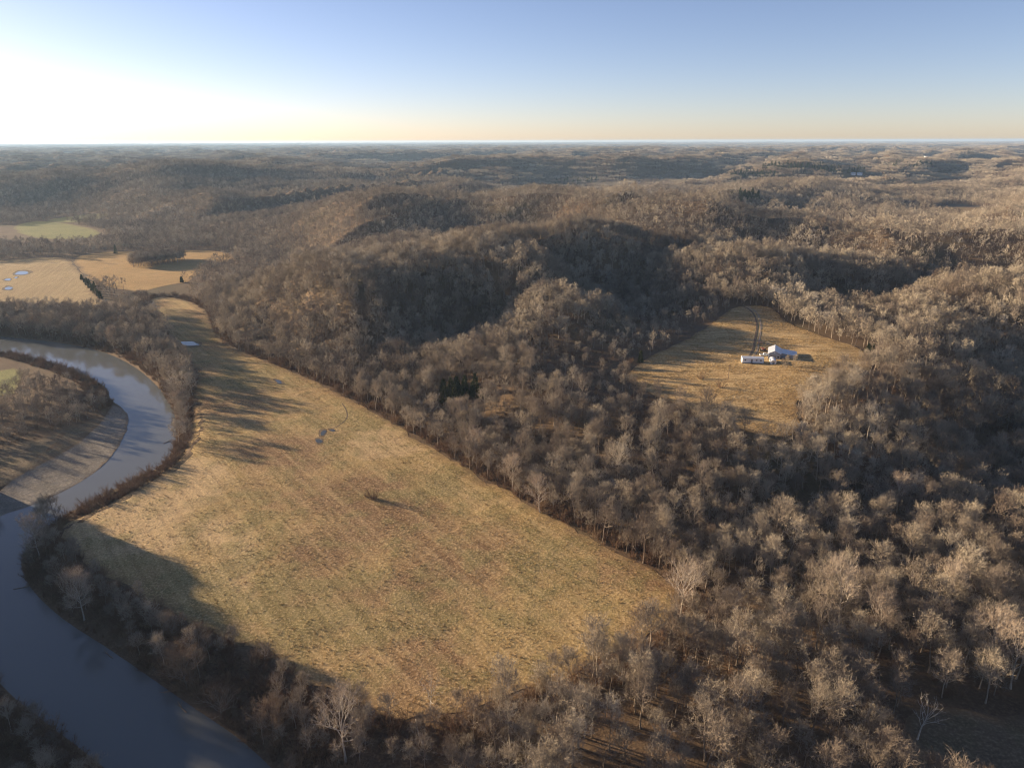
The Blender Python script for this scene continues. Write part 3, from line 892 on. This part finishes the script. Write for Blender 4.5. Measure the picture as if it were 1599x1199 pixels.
# thinner on the valley floor beside the river
vo = valley_open(x, y)
k = ~vo | (RNG.uniform(0, 1, x.size) < np.where(sdist(RIVER, x, y) < 28, .75, .22)); x, y = x[k], y[k]
dc = sdist(CLEARP, x, y)
NEARP = with_z(x, y)
dc = sdist(CLEARP, x, y)
upsun = np.zeros(x.shape, bool)
for q_ in (12, 24, 36, 48, 60): upsun |= inside(CLEARP, x + .91 * q_, y - .41 * q_)
upsun &= dc > 0                      # trees up-sun of the clearing, shrunk and thinned so sun reaches it in streaks
_u, _v, _d = to_px(NEARP)
leftwood = (_u < 190) & (_v > 560) & (_v < 740) & (_d < 600)
lowbank = (sdist(RIVER, x, y) < 34) & (y < 235) & (x > -190)
keep_ = ~upsun | (RNG.uniform(0, 1, x.size) < .55)
SFAC = np.where(leftwood, .62, np.where(upsun, .6, np.where(lowbank, .62, 1.0)))
NEARP = NEARP[keep_]; SFAC = SFAC[keep_]
u, v, dep = to_px(NEARP)
on = (u > 5) & (u < 1594) & (v > 0) & (v < 1192)
order = np.argsort(np.where(on, dep, 1e9))
pick = order[:295]
rest = np.ones(len(NEARP), bool); rest[pick] = False
R = np.hypot(NEARP[:, 0], NEARP[:, 1])
near_rest = rest & (R < 400); mid = rest & (R >= 400)
scatter('woods', NEARP[near_rest], PC_NEAR, .68, 1.2, 'leafless brown woods on the slope between hay field and farm clearing', 31, sf=SFAC[near_rest])
scatter('woods', NEARP[mid], PC_MID, .7, 1.2, 'leafless woods covering the two spurs behind the hay field', 32, sf=SFAC[mid])
print('near woods', near_rest.sum(), mid.sum(), round(time.time() - T0, 1))

x, y = jgrid(-1900, 1700, 400, 2200, 6.6, 760, 2100, -46, 44, 12)
k = free(x, y); x, y = x[k], y[k]
k = RNG.uniform(0, 1, x.size) < .9; x, y = x[k], y[k]
scatter('distant_woods', with_z(x, y), PC_FAR, .6, 1.05, 'distant leafless woods on the hills beyond the spurs', 33)
print('far', len(x), round(time.time() - T0, 1))
x, y = jgrid(-5600, 5200, 1400, 7200, 34, 2080, 7000, -43, 42, 13)
k = free(x, y); x, y = x[k], y[k]
scatter('distant_woods', with_z(x, y, 1.0), PC_C1, .85, 1.2, 'hazy woods rolling away towards the skyline', 34, .01)
print('groves', len(x))
x, y = jgrid(-17000, 16500, 4500, 24500, 115, 6950, 23500, -42, 41, 14)
scatter('distant_woods', with_z(x, y, 2.0), PC_C2, .9, 1.2, 'blue hazy woods along the skyline', 35, .005)
print('skyline', len(x), round(time.time() - T0, 1))

ev = []
for (uu, vv, ru, n_) in [(1175, 274, 45, 70), (1310, 268, 40, 60), (1240, 262, 50, 60), (1170, 312, 14, 26), (905, 285, 40, 50), (1420, 258, 40, 40)]:
    for _ in range(n_):
        p = hit(uu + random.uniform(-1, 1) * ru, vv + random.gauss(0, 1.5)); ev.append((p[0], p[1], p[2] - .2))
scatter('evergreen_wood', np.array(ev), PC_CED, 1.5, 2.3, 'dark evergreen stands scattered over the far hills', 36)

# ------------------------------------------------------------------ single trees
def tree(name, prt, p, s, rz, label, cat, group=None, tilt=(0, 0)):
    e = bpy.data.objects.new(name, None); COL.objects.link(e)
    e.empty_display_size = .5
    e.location = p; e.rotation_euler = (tilt[0], tilt[1], rz); e.scale = (s, s, s * random.uniform(.93, 1.1))
    link('trunk', prt[0], e); link('crown', prt[1], e)
    return tag(e, label, cat, group)

def zone(p, u, v):
    d_r = sdist(RIVER, np.array([p[0]]), np.array([p[1]]))[0]
    d_h = sdist(HAYP, np.array([p[0]]), np.array([p[1]]))[0]
    d_c = sdist(CORNP, np.array([p[0]]), np.array([p[1]]))[0]
    if d_r < 22 and u < 200 and v > 980: return 'bare tree on the shaded bank across the river', 'trees across the river'
    if d_r < 26: return 'bare tree on the riverbank below the hay field', 'riverbank trees'
    if d_h < 12: return 'bare tree at the very edge of the hay field', 'hay field edge trees'
    if d_c < 14: return 'bare tree at the edge of the dark woodland clearing', 'clearing edge trees'
    if d_h < 45: return 'bare tree a few rows back in the wood beside the hay field', 'trees a few rows behind the hay field'
    return 'bare tree deep in the bottomland wood away from the hay field', 'bottomland trees'
LOOK = ['rounded', 'oval-crowned', 'tall', 'broad spreading', 'upright', 'short wide', 'tall slender', 'full-crowned', 'low rounded']
for q in pick:
    p = NEARP[q]; uu, vv, dd = to_px(p)
    lb, gp = zone(p, uu, vv)
    fi = random.randrange(9); sc = random.uniform(.68, 1.2) * SFAC[q]
    lb = ('small ' if sc < .82 else 'large ' if sc > 1.06 else '') + LOOK[fi] + ' ' + lb
    tree('bare_tree', HDP[fi], p, sc, random.uniform(0, 6.28), lb, 'tree', gp, (random.gauss(0, .04), random.gauss(0, .04)))

def at(u, v, z=None):
    p = hit(u, v); return (p[0], p[1], p[2] - .1)
for (uu, vv, k, s, lb) in [
    (540, 1190, 0, .82, 'tall white-limbed sycamore at the lowest corner of the hay field by the river'),
    (1062, 968, 0, .80, 'tall pale sycamore standing alone at the tip of the hay field'),
    (62, 872, 2, .80, 'pale sycamore leaning over the water at the river bend'),
    (132, 968, 2, .84, 'pinkish pale-trunked tree on the bank above the dark water'),
    (843, 800, 2, .85, 'pale fan-shaped tree in front of the dark wood edge'),
    (800, 765, 3, .9, 'broad pale tree in a clump at the wood edge'),
    (738, 720, 2, .8, 'slender pale tree with two white stems at the wood edge'),
    (1310, 985, 1, .95, 'large white-limbed sycamore with a crooked crown deep in the bottomland wood'),
    (1372, 1010, 2, .9, 'leaning white-limbed sycamore beside the crooked one'),
    (1535, 1050, 1, .85, 'upright white-stemmed sycamore above the dark woodland clearing'),
    (1578, 1075, 1, .85, 'twin white sycamore next to the upright one above the woodland clearing'),
    (1490, 960, 2, .85, 'pale spreading sycamore at the far side of the bottomland wood'),
    (1400, 800, 2, .8, 'pale slim sycamore at the foot of the shaded slope'),
    (720, 665, 3, .9, 'pale tree poking out of the brown wood edge'),
    (280, 648, 3, .85, 'pale tree on the outer bank of the river bend'),
    (178, 545, 3, .95, 'pale tree on the far bank of the upstream reach')]:
    tree('sycamore', SYCP[k], at(uu, vv), s, random.uniform(0, 6.28), lb, 'tree', 'pale sycamores', (random.gauss(0, .05), random.gauss(0, .05)))
tree('dead_tree', SNAGP[0], at(1432, 1155), .8, 1.0, 'bleached dead tree with bare arching limbs at the woodland clearing', 'tree', None, (.1, .25))
tree('dead_tree', SNAGP[1], at(672, 1108), .9, 2.2, 'broken grey snag at the lower edge of the hay field', 'tree', None, (0, -.12))
for (uu, vv, s, lb) in [(292, 1075, 1.05, 'round bushy reddish tree on the riverbank beside the field shadow'), (345, 1120, .8, 'smaller bushy reddish tree downstream of the round one'),
                        (425, 1150, .85, 'scraggly bushy tree overhanging the dark water'), (100, 915, .7, 'low reddish bushy tree below the leaning sycamore'),
                        (285, 590, .8, 'bushy reddish tree on the outer bank of the bend'), (262, 560, .85, 'bushy reddish tree upstream on the outer bank'),
                        (300, 700, .6, 'low bushy tree where the bend turns away from the field')]:
    tree('bushy_tree', ROUND, at(uu, vv), s, random.uniform(0, 6.28), lb, 'tree', 'bushy riverbank trees')

# cedars
def cedars(lst, label, group, smin=.8, smax=1.15):
    for (uu, vv) in lst:
        tree('cedar', random.choice(CEDP), at(uu, vv), random.uniform(smin, smax), random.uniform(0, 6.28), label, 'tree', group)
cedars([(692 + random.uniform(0, 60), 618 + random.uniform(-8, 14)) for _ in range(16)], 'dark green cedar in the clump amid the brown wood', 'cedar clump in the wood', 1.1, 1.6)
cedars([(128 + i * 4.2, 437 + i * 4.2) for i in range(8)], 'dark cedar in the row dividing stubble field and meadow', 'cedars along the field division', .9, 1.3)
cedars([(284, 441)], 'lone dark cedar at the edge of the golden meadow', None, 1.3, 1.35)
cedars([(181, 396)], 'small dark cedar on the far edge of the golden meadow', None, 1.2, 1.2)
cedars([(1000, 566)], 'dark cedar at the tip of the farm clearing', None, .9, .95)
cedars([(1355, 552), (1362, 548)], 'dark cedar where the farm clearing ends in tan trees', 'cedars at the clearing end', 1, 1.1)
cedars([(1495 + random.uniform(0, 60), 885 + random.uniform(-12, 20)) for _ in range(5)], 'olive cedar in the bottomland wood', 'cedars in the bottomland wood', .9, 1.2)

# grove on the golden meadow
gp_ = pxpoly([(202, 416), (207, 408), (250, 404), (288, 402), (290, 409), (250, 415), (210, 419)], 0, 1)
ga = np.array(gp_); x, y = jgrid(ga[:, 0].min(), ga[:, 0].max(), ga[:, 1].min(), ga[:, 1].max(), 3.6, 0, 3000, -90, 90, 41)
k = inside(gp_, x, y); GR = with_z(x[k], y[k])
scatter('grove', GR, PC_MID, .8, 1.0, 'narrow grove of young bare trees standing on the golden meadow', 42)

# ------------------------------------------------------------------ shrubs and undergrowth
def band(poly, lo, hi, s, seed, closed=True, keep=.6, lim=None):
    p = np.array(poly); x, y = jgrid(p[:, 0].min() - hi, p[:, 0].max() + hi, p[:, 1].min() - hi, p[:, 1].max() + hi, s, 60, 900, -60, 48, seed)
    d = sdist(poly, x, y); k = (d > lo) & (d < hi) & (RNG.uniform(0, 1, x.size) < keep)
    return x[k], y[k]
bx, by = band(HAYP, .5, 11, 2.4, 51, keep=.75)
rx, ry = band(RIVER, 1.0, 13, 2.4, 52, keep=.8)
sx = np.concatenate([bx, rx]); sy = np.concatenate([by, ry])
ok = np.ones(sx.shape, bool)
for poly in (HAYP, MUDP, BARP, CORNP, CLEARP): ok &= sdist(poly, sx, sy) > .3
ok &= sdist(RIVER, sx, sy) > .8
sx, sy = sx[ok], sy[ok]
SP = with_z(sx, sy)
u, v, dep = to_px(SP)
on = (u > 5) & (u < 1594) & (v > 0) & (v < 1192)
order = np.argsort(np.where(on, dep, 1e9))
pk = order[:150]; rs = np.ones(len(SP), bool); rs[pk] = False
for q in pk:
    p = SP[q]
    dr = sdist(RIVER, p[:1], p[1:2])[0]
    fi = random.randrange(4); sc = random.uniform(.7, 1.3)
    lk = ('small ' if sc < .9 else 'large ' if sc > 1.12 else '') + ('rounded', 'low twiggy', 'tall bushy', 'tiny sprawling')[fi]
    if dr < 14: lb, gp = lk + (' reddish shrub right at the waterline of the river' if dr < 4 else ' reddish shrub on the riverbank above the waterline'), 'riverbank shrubs'
    else: lb, gp = lk + ' brown shrub along the hay field edge away from the river', 'field edge shrubs'
    tree('shrub', SHRP[fi], p, sc, random.uniform(0, 6.28), lb, 'shrub', gp)
scatter('undergrowth', SP[rs], PC_SHR, .6, 1.3, 'brown brush along riverbank and field edges', 53, .1)
x, y = jgrid(-330, 420, 90, 460, 4.2, 95, 430, -50, 46, 54)
k = free(x, y) & (RNG.uniform(0, 1, x.size) < .4); x, y = x[k], y[k]
scatter('undergrowth', with_z(x, y), PC_SHR, .5, 1.0, 'low brush under the leafless woods', 55, .1)
tree('bush', SHRP[2], at(583, 780), 1.3, .4, 'lone dark bush in the middle of the hay field', 'bush')
tree('bush', SHRP[0], at(573, 776), .9, 2.4, 'small bush touching the lone dark one in the hay field', 'bush')
tree('bush', SHRP[2], at(1095, 592), 1.1, 1.4, 'dark bush on the slope of the farm clearing', 'bush')
tree('bush', SHRP[2], at(1125, 606), 1.1, 3.4, 'dark bush lower on the slope of the farm clearing', 'bush')
for i, (uu, vv) in enumerate([(1222, 572), (1230, 570), (1240, 574), (1226, 578)]):
    tree('yard_tree', HDP[(5, 0, 3, 5)[i]], at(uu, vv), .42 + .06 * (i % 3), i * 1.3, 'small bare tree in the thicket beside the barn', 'tree', 'thicket beside the barn')

# dry grass tufts on the hay field
x = RNG.uniform(-230, 90, 100000); y = 130 + 490 * RNG.uniform(0, 1, 100000) ** 1.5
k = inside(HAYP, x, y); x, y = x[k], y[k]
k = RNG.uniform(0, 1, x.size) < np.clip(.15 + 1.1 * (fbm(x / 12, y / 12, 3, 71) - .35), .05, .9); x, y = x[k], y[k]
scatter('grass', with_z(x, y, -.08), PC_GRS, .5, 1.05, 'dry grass tufts on the hay field', 62, .15)
cq = np.array(CLEARP)
x2 = RNG.uniform(cq[:, 0].min(), cq[:, 0].max(), 40000); y2 = RNG.uniform(cq[:, 1].min(), cq[:, 1].max(), 40000)
k = inside(CLEARP, x2, y2) & (dist_line(TRK, x2, y2) > 1.6) & (np.hypot(x2 - BUILD['home'][0], y2 - BUILD['home'][1]) > 5) & (fbm(x2 / 10, y2 / 10, 3, 81) > .45)
scatter('grass', with_z(x2[k], y2[k], -.28), PC_GRS, .5, 1.0, 'dry golden grass tufts on the farm clearing', 63, .15)
print('tufts', len(x), round(time.time() - T0, 1))

# ------------------------------------------------------------------ buildings and farm things
def box(bm, c, s, rz=0.0):
    r = bmesh.ops.create_cube(bm, size=1.0)
    bmesh.ops.transform(bm, matrix=Matrix.Translation(c) @ Matrix.Rotation(rz, 4, 'Z') @ Matrix.Diagonal((*s, 1)), verts=r['verts'])
def part(name, bm, mat, parent):
    me = bpy.data.meshes.new(name); bm.to_mesh(me); bm.free(); me.materials.append(mat)
    return link(name, me, parent)
def bpart(name, boxes, mat, parent):
    bm = bmesh.new()
    for c, s in boxes: box(bm, c, s)
    return part(name, bm, mat, parent)
def prism(bm, prof, y0, y1):
    """Extrude an x-z outline from y0 to y1."""
    a = [bm.verts.new((x, y0, z)) for x, z in prof]; b = [bm.verts.new((x, y1, z)) for x, z in prof]
    bm.faces.new(a); bm.faces.new(b[::-1])
    for i in range(len(prof)):
        j = (i + 1) % len(prof); bm.faces.new((a[j], a[i], b[i], b[j]))
    bmesh.ops.recalc_face_normals(bm, faces=bm.faces)
def wheel(parent, c, r, wd, name='wheel'):
    bm = bmesh.new()
    q = bmesh.ops.create_cone(bm, cap_ends=True, segments=16, radius1=r, radius2=r, depth=wd)
    bmesh.ops.transform(bm, matrix=Matrix.Translation(c) @ Matrix.Rotation(math.pi / 2, 4, 'X'), verts=q['verts'])
    o = part(name, bm, TYRE, parent)
    bm = bmesh.new()
    q = bmesh.ops.create_cone(bm, cap_ends=True, segments=12, radius1=r * .55, radius2=r * .55, depth=wd + .04)
    bmesh.ops.transform(bm, matrix=Matrix.Translation(c) @ Matrix.Rotation(math.pi / 2, 4, 'X'), verts=q['verts'])
    part('rim', bm, STEEL, o)
WHITE = plain('white_siding', (.74, .75, .76), .55, .4, 0, .05)
GALV = plain('galvanised_roof', (.62, .64, .66), .42, .5, .25, .08)
BLUEG = plain('grey_metal_wall', (.27, .30, .35), .5, .4, .1, .08)
DOOR = plain('door_paint', (.20, .20, .21), .5, .4)
GLASS = plain('window_glass', (.03, .035, .045), .08, .6, 0, .02)
WOOD = plain('weathered_wood', (.20, .15, .105), .9, .1, 0, .25)
TYRE = plain('tyre_rubber', (.02, .02, .02), .9, .2)
STEEL = plain('steel_rim', (.45, .45, .44), .4, .5, .5)
RUST = plain('rust_paint', (.23, .07, .045), .75, .2, 0, .3)
CARW = plain('white_car_paint', (.72, .74, .72), .3, .5, 0, .03)
SHDR = plain('shingle_roof', (.20, .19, .18), .9, .15, 0, .2)

def root(name, p, rz, label, cat, group=None):
    e = bpy.data.objects.new(name, None); COL.objects.link(e); e.location = p; e.rotation_euler = (0, 0, rz)
    return tag(e, label, cat, group)

# mobile home
a, b = hit(1159, 568), hit(1193, 568)
mid_ = (a + b) / 2; L = float(np.hypot(*(b - a)[:2])); yaw = math.atan2(b[1] - a[1], b[0] - a[0])
e = root('mobile_home', (mid_[0], mid_[1] + 1.8, mid_[2]), yaw + math.radians(2), 'long white mobile home at the end of the farm lane', 'mobile home')
bpart('wall', [((0, 0, 1.85), (L, 4.0, 2.5))], WHITE, e)
bpart('skirting', [((0, 0, .1), (L - .1, 3.9, 1.0))], DOOR, e)
bm = bmesh.new(); prism(bm, [(-2.2, 3.08), (2.2, 3.08), (2.2, 3.18), (0, 3.62), (-2.2, 3.18)], -L / 2 - .15, L / 2 + .15)
bmesh.ops.rotate(bm, verts=bm.verts, cent=(0, 0, 0), matrix=Matrix.Rotation(math.pi / 2, 3, 'Z')); part('roof', bm, GALV, e)
for wx in (-L * .36, L * .16, L * .36):
    f = bpart('window', [((wx, -2.02, 2.1), (.9, .06, .7))], STEEL, e); bpart('pane', [((wx, -2.06, 2.1), (.75, .03, .55))], GLASS, f)
d_ = bpart('door', [((-L * .06, -2.03, 1.65), (.95, .06, 2.0))], DOOR, e); bpart('handle', [((-L * .06 + .36, -2.08, 1.6), (.08, .06, .08))], STEEL, d_)
bpart('porch', [((-L * .06, -2.9, .55), (2.4, 1.7, .12)), ((-L * .06 - 1.1, -3.6, .2), (.1, .1, .8)), ((-L * .06 + 1.1, -3.6, .2), (.1, .1, .8)), ((-L * .06, -3.95, .25), (1.2, .4, .12))], WOOD, e)

# barn: the gable looks at the lane end, the ridge runs away, a lean-to on the shaded side
p = hit(1208.5, 561.5); e = root('barn', p, math.radians(-20), 'grey metal gable barn with sunlit pale roof slope and long lean-to', 'barn')
bm = bmesh.new(); prism(bm, [(-3.2, -.6), (3.2, -.6), (3.2, 3.3), (0, 4.9), (-3.2, 3.3)], 0, 13); part('wall', bm, BLUEG, e)
bm = bmesh.new(); prism(bm, [(-3.6, 3.17), (-3.6, 3.27), (0.02, 5.09), (0.02, 4.98)], -.35, 13.35); part('roof', bm, GALV, e)
bm = bmesh.new(); prism(bm, [(3.6, 3.17), (3.6, 3.27), (0.03, 5.09), (0.03, 4.98)], -.35, 13.35); part('roof', bm, GALV, e)
bm = bmesh.new(); prism(bm, [(3.22, -1.2), (11.5, -1.2), (11.5, 2.2), (3.22, 3.05)], 3.5, 12.8); part('lean_to', bm, BLUEG, e)
bm = bmesh.new(); prism(bm, [(3.62, 3.06), (11.9, 2.22), (11.9, 2.31), (3.62, 3.16)], 3.1, 13.1); part('lean_to_roof', bm, GALV, e)
d_ = bpart('door', [((-.6, -.05, 1.35), (3.0, .08, 2.7))], DOOR, e); bpart('rail', [((-.2, -.09, 2.78), (5.2, .08, .12))], STEEL, d_)
bpart('window', [((2.1, -.04, 1.6), (.9, .07, .8))], GLASS, e)
bpart('vent', [((0, -.04, 4.1), (.7, .07, .5))], WHITE, e)
for i in range(7): bpart('roof_seam', [((0, 0, 0), (.05, 13.6, .05))], GALV, e).matrix_basis = Matrix.Translation((-.45 - i * .5, 6.5, 4.92 - i * .2525)) @ Matrix.Rotation(-.467, 4, 'Y')

# round-roofed white shed
a, b = hit(1203, 571), hit(1210, 563)
p = (a + b) / 2; yaw = math.atan2(b[1] - a[1], b[0] - a[0]) - math.pi / 2
e = root('shed', (p[0], p[1], p[2]), yaw + math.radians(18), 'small white shed with rounded roof beside the mobile home', 'shed')
prof = [(-1.45, 1.75)] + [(1.55 * -math.cos(t), 1.7 + 1.0 * math.sin(t)) for t in np.linspace(0.05, math.pi - .05, 11)] + [(1.45, 1.75)]
bm = bmesh.new(); prism(bm, [(-1.4, -.5), (1.4, -.5), (1.4, 1.9), (.8, 2.4), (-.8, 2.4), (-1.4, 1.9)], -3.4, 3.4); part('wall', bm, WHITE, e)
bm = bmesh.new(); prism(bm, prof, -3.6, 3.6); part('roof', bm, GALV, e)
bpart('door', [((0, -3.43, .85), (1.1, .08, 1.7))], DOOR, e)

# pickup
p = hit(1193.5, 556); e = root('pickup_truck', p, math.radians(-4), 'white pickup truck parked between farm lane and barn', 'truck')
bm = bmesh.new(); prism(bm, [(-2.6, .5), (2.55, .5), (2.6, 1.0), (1.35, 1.12), (-2.6, 1.1)], -.92, .92); part('body', bm, CARW, e)
bm = bmesh.new(); prism(bm, [(-.75, 1.1), (1.3, 1.1), (.7, 1.78), (-.6, 1.8)], -.82, .82); cab = part('cab', bm, CARW, e)
bpart('windscreen', [((.98, 0, 1.45), (.5, 1.5, .45))], GLASS, cab)
bpart('side_window', [((.05, -.82, 1.45), (1.1, .06, .45))], GLASS, cab)
bpart('cargo_bed', [((-1.7, 0, 1.12), (1.6, 1.5, .04))], DOOR, e)
for sx_ in (-1.65, 1.6):
    for sy_ in (-.85, .85): wheel(e, (sx_, sy_, .38), .38, .24)
for sy_ in (-.65, .65): bpart('headlight', [((2.59, sy_, .85), (.06, .3, .18))], GLASS, e)

# tractor and its brush pile neighbours
p = hit(1191, 549); e = root('tractor', p, math.radians(25), 'rust-red old tractor standing behind the pickup', 'tractor')
bm = bmesh.new(); prism(bm, [(-.4, .8), (2.2, .75), (2.2, 1.5), (.5, 1.65), (-.4, 1.2)], -.42, .42); part('bonnet', bm, RUST, e)
bpart('seat', [((-.7, 0, 1.35), (.5, .5, .12)), ((-.95, 0, 1.6), (.1, .5, .45))], DOOR, e)
bpart('exhaust', [((1.5, 0, 1.95), (.1, .1, .9))], DOOR, e)
bpart('canopy', [((-.5, 0, 2.45), (1.6, 1.4, .1)), ((-1.15, .6, 1.8), (.08, .08, 1.3)), ((-1.15, -.6, 1.8), (.08, .08, 1.3)), ((.2, .6, 1.8), (.08, .08, 1.3)), ((.2, -.6, 1.8), (.08, .08, 1.3))], RUST, e)
for sy_ in (-.85, .85): wheel(e, (-.6, sy_, .75), .75, .4); wheel(e, (1.8, sy_ * .8, .42), .42, .25)

def wagon(p, rz, label):
    e = root('hay_wagon', p, rz, label, 'wagon')
    bpart('deck', [((0, 0, .85), (4.2, 2.1, .14))], WOOD, e)
    bpart('rack', [((-2.05, 0, 1.6), (.1, 2.1, .12)), ((-2.05, .9, 1.3), (.1, .1, .9)), ((-2.05, -.9, 1.3), (.1, .1, .9)), ((-2.05, 0, 2.0), (.1, 2.1, .12))], RUST, e)
    bpart('drawbar', [((2.9, 0, .6), (1.8, .12, .12))], RUST, e)
    for sx_ in (-1.4, 1.4):
        for sy_ in (-.9, .9): wheel(e, (sx_, sy_, .4), .4, .22)
wagon(hit(1196, 549.5), math.radians(-30), 'rusty flat hay wagon between tractor and barn')
wagon(hit(1188, 537), math.radians(60), 'small rusty flat wagon out on the clearing behind the tractor')

def brush_pile(p, label, r=2.6, seed=5):
    rng = np.random.default_rng(seed); t = TB()
    for i in range(70):
        az = rng.uniform(0, 6.28); q = r * math.sqrt(rng.uniform(0, 1)) * .6
        c = np.array((q * math.cos(az), q * math.sin(az), rng.uniform(.1, 1.5) * (1 - q / r)))
        d = unit(rng.normal(size=3) * (1, 1, .35)) * rng.uniform(.7, 1.6)
        t.tube([c - d, c + d], [.07, .03], 4)
    return tag(link('brush_pile', mesh('brush_pile', *t.arrays(), BARK), None, p), label, 'brush pile')
brush_pile(hit(1199, 538), 'dark brush pile casting a long shadow behind the barn')

p = hit(1137, 592); e = root('utility_pole', p, math.radians(30), 'thin wooden utility pole on the slope below the mobile home', 'pole')
t = TB(); t.tube([(0, 0, -.5), (0, 0, 8)], [.15, .11], 8); link('post', mesh('post', *t.arrays(), WOOD, smooth=True), e)
bpart('crossarm', [((0, 0, 7.3), (2.2, .12, .14))], WOOD, e)
for sx_ in (-.95, .95): bpart('insulator', [((sx_, 0, 7.47), (.1, .1, .2))], GLASS, e)

# fallen logs in the bottomland
for i, (uu, vv, rz, lb) in enumerate([(1290, 1060, .6, 'fallen bleached log on the bottomland leaf litter'), (958, 1050, 2.2, 'short pale fallen log near the tip of the hay field'),
                                      (655, 1145, 1.9, 'slim pale fallen log below the broken snag'), (1310, 1105, .1, 'second fallen log below the bleached one in the bottomland')]):
    t = TB(); t.tube([(-4, 0, .3), (0, .2, .35), (4.5, 0, .5)], [.28, .22, .1], 6); t.tube([(1, .1, .4), (2.4, 1.2, .9)], [.1, .04], 4); t.tube([(2, .1, .4), (3.4, -1.2, .7)], [.08, .03], 4)
    o = link('fallen_log', mesh('fallen_log', *t.arrays(), DEAD, smooth=True), None, at(uu, vv), rz); tag(o, lb, 'log', 'fallen logs')

for i, (uu, vv, rz, lb) in enumerate([(34, 918, .3, 'dark driftwood log floating off the river bend'), (170, 1022, 2.5, 'forked driftwood snag reaching from the shaded bank into the river'),
                                      (262, 690, 1.0, 'small driftwood snag at the outer bank of the bend'), (285, 1105, 2.4, 'driftwood snag by the bushy bank trees')]):
    t = TB(); t.tube([(-2.5, 0, .05), (0, .15, .1), (2.8, 0, .5)], [.2, .16, .06], 6); t.tube([(.6, .1, .1), (1.8, 1.0, .9)], [.08, .03], 4); t.tube([(1, .1, .1), (2.1, -1.0, .7)], [.07, .03], 4)
    p = px(uu, vv, WATER_Z); o = link('driftwood', mesh('driftwood', *t.arrays(), WOOD, smooth=True), None, (p[0], p[1], WATER_Z), rz); tag(o, lb, 'driftwood', 'driftwood in the river')

# far farm buildings on the ridges
def far_house(p, wd, dp, h, rz, label, cat, wallm=WHITE, roofm=GALV):
    e = root('farm_building' if cat == 'farm building' else 'farmhouse', p, rz, label, cat)
    bm = bmesh.new(); prism(bm, [(-dp / 2, -3), (dp / 2, -3), (dp / 2, h), (0, h + dp * .24), (-dp / 2, h)], -wd / 2, wd / 2)
    bmesh.ops.rotate(bm, verts=bm.verts, cent=(0, 0, 0), matrix=Matrix.Rotation(math.pi / 2, 3, 'Z')); part('wall', bm, wallm, e)
    bm = bmesh.new(); prism(bm, [(-dp / 2 - .5, h - .1), (0, h + dp * .24 + .05), (dp / 2 + .5, h - .1), (dp / 2 + .5, h + .12), (0, h + dp * .24 + .35), (-dp / 2 - .5, h + .12)], -wd / 2 - .5, wd / 2 + .5)
    bmesh.ops.rotate(bm, verts=bm.verts, cent=(0, 0, 0), matrix=Matrix.Rotation(math.pi / 2, 3, 'Z')); part('roof', bm, roofm, e)
    for sx_ in (-.3, .3): bpart('window', [((wd * sx_, -dp / 2 - .03, h * .55), (wd * .12, .08, h * .3))], GLASS, e)
    bpart('door', [((0, -dp / 2 - .03, h * .38), (wd * .1, .08, h * .76))], DOOR, e)
far_house(FARP[0], 13, 9, 4, .1, 'small pale farmhouse on the far ridge beside the long open shed', 'house')
far_house(FARP[1], 26, 10, 5, .05, 'long white-roofed open-fronted shed on the far ridge', 'farm building', DOOR, WHITE)
far_house(FARP[2], 6, 5, 2.6, .5, 'tiny white house in the dark hollow beyond the shaded valley', 'house')
far_house(FARP[3], 12, 8, 3.5, 0, 'white farmhouse by the evergreens on the far hills', 'house')
far_house(FARP[4], 14, 8, 3.5, -.1, 'white barn next to the farmhouse by the evergreens', 'farm building')
far_house(FARP[5], 20, 10, 5, .1, 'white building close below the skyline', 'farm building')

# ------------------------------------------------------------------ the air
bm = bmesh.new(); box(bm, (0, 0, 70.5), (53000, 53000, 154)); me = bpy.data.meshes.new('haze'); bm.to_mesh(me); bm.free()
hm = bpy.data.materials.new('haze_air'); hm.use_nodes = True
for q in list(hm.node_tree.nodes):
    if q.type == 'BSDF_PRINCIPLED': hm.node_tree.nodes.remove(q)
pv = hm.node_tree.nodes.new('ShaderNodeVolumePrincipled')
pv.inputs['Color'].default_value = (.48, .71, 1.0, 1)
pv.inputs['Density'].default_value = 4.5e-5
pv.inputs['Anisotropy'].default_value = .2
pv.inputs['Density Attribute'].default_value = ''
hm.node_tree.links.new(pv.outputs[0], [q for q in hm.node_tree.nodes if q.type == 'OUTPUT_MATERIAL'][0].inputs['Volume'])
me.materials.append(hm)
tag(link('haze', me), None, None, None, 'stuff')
print('done', round(time.time() - T0, 1))
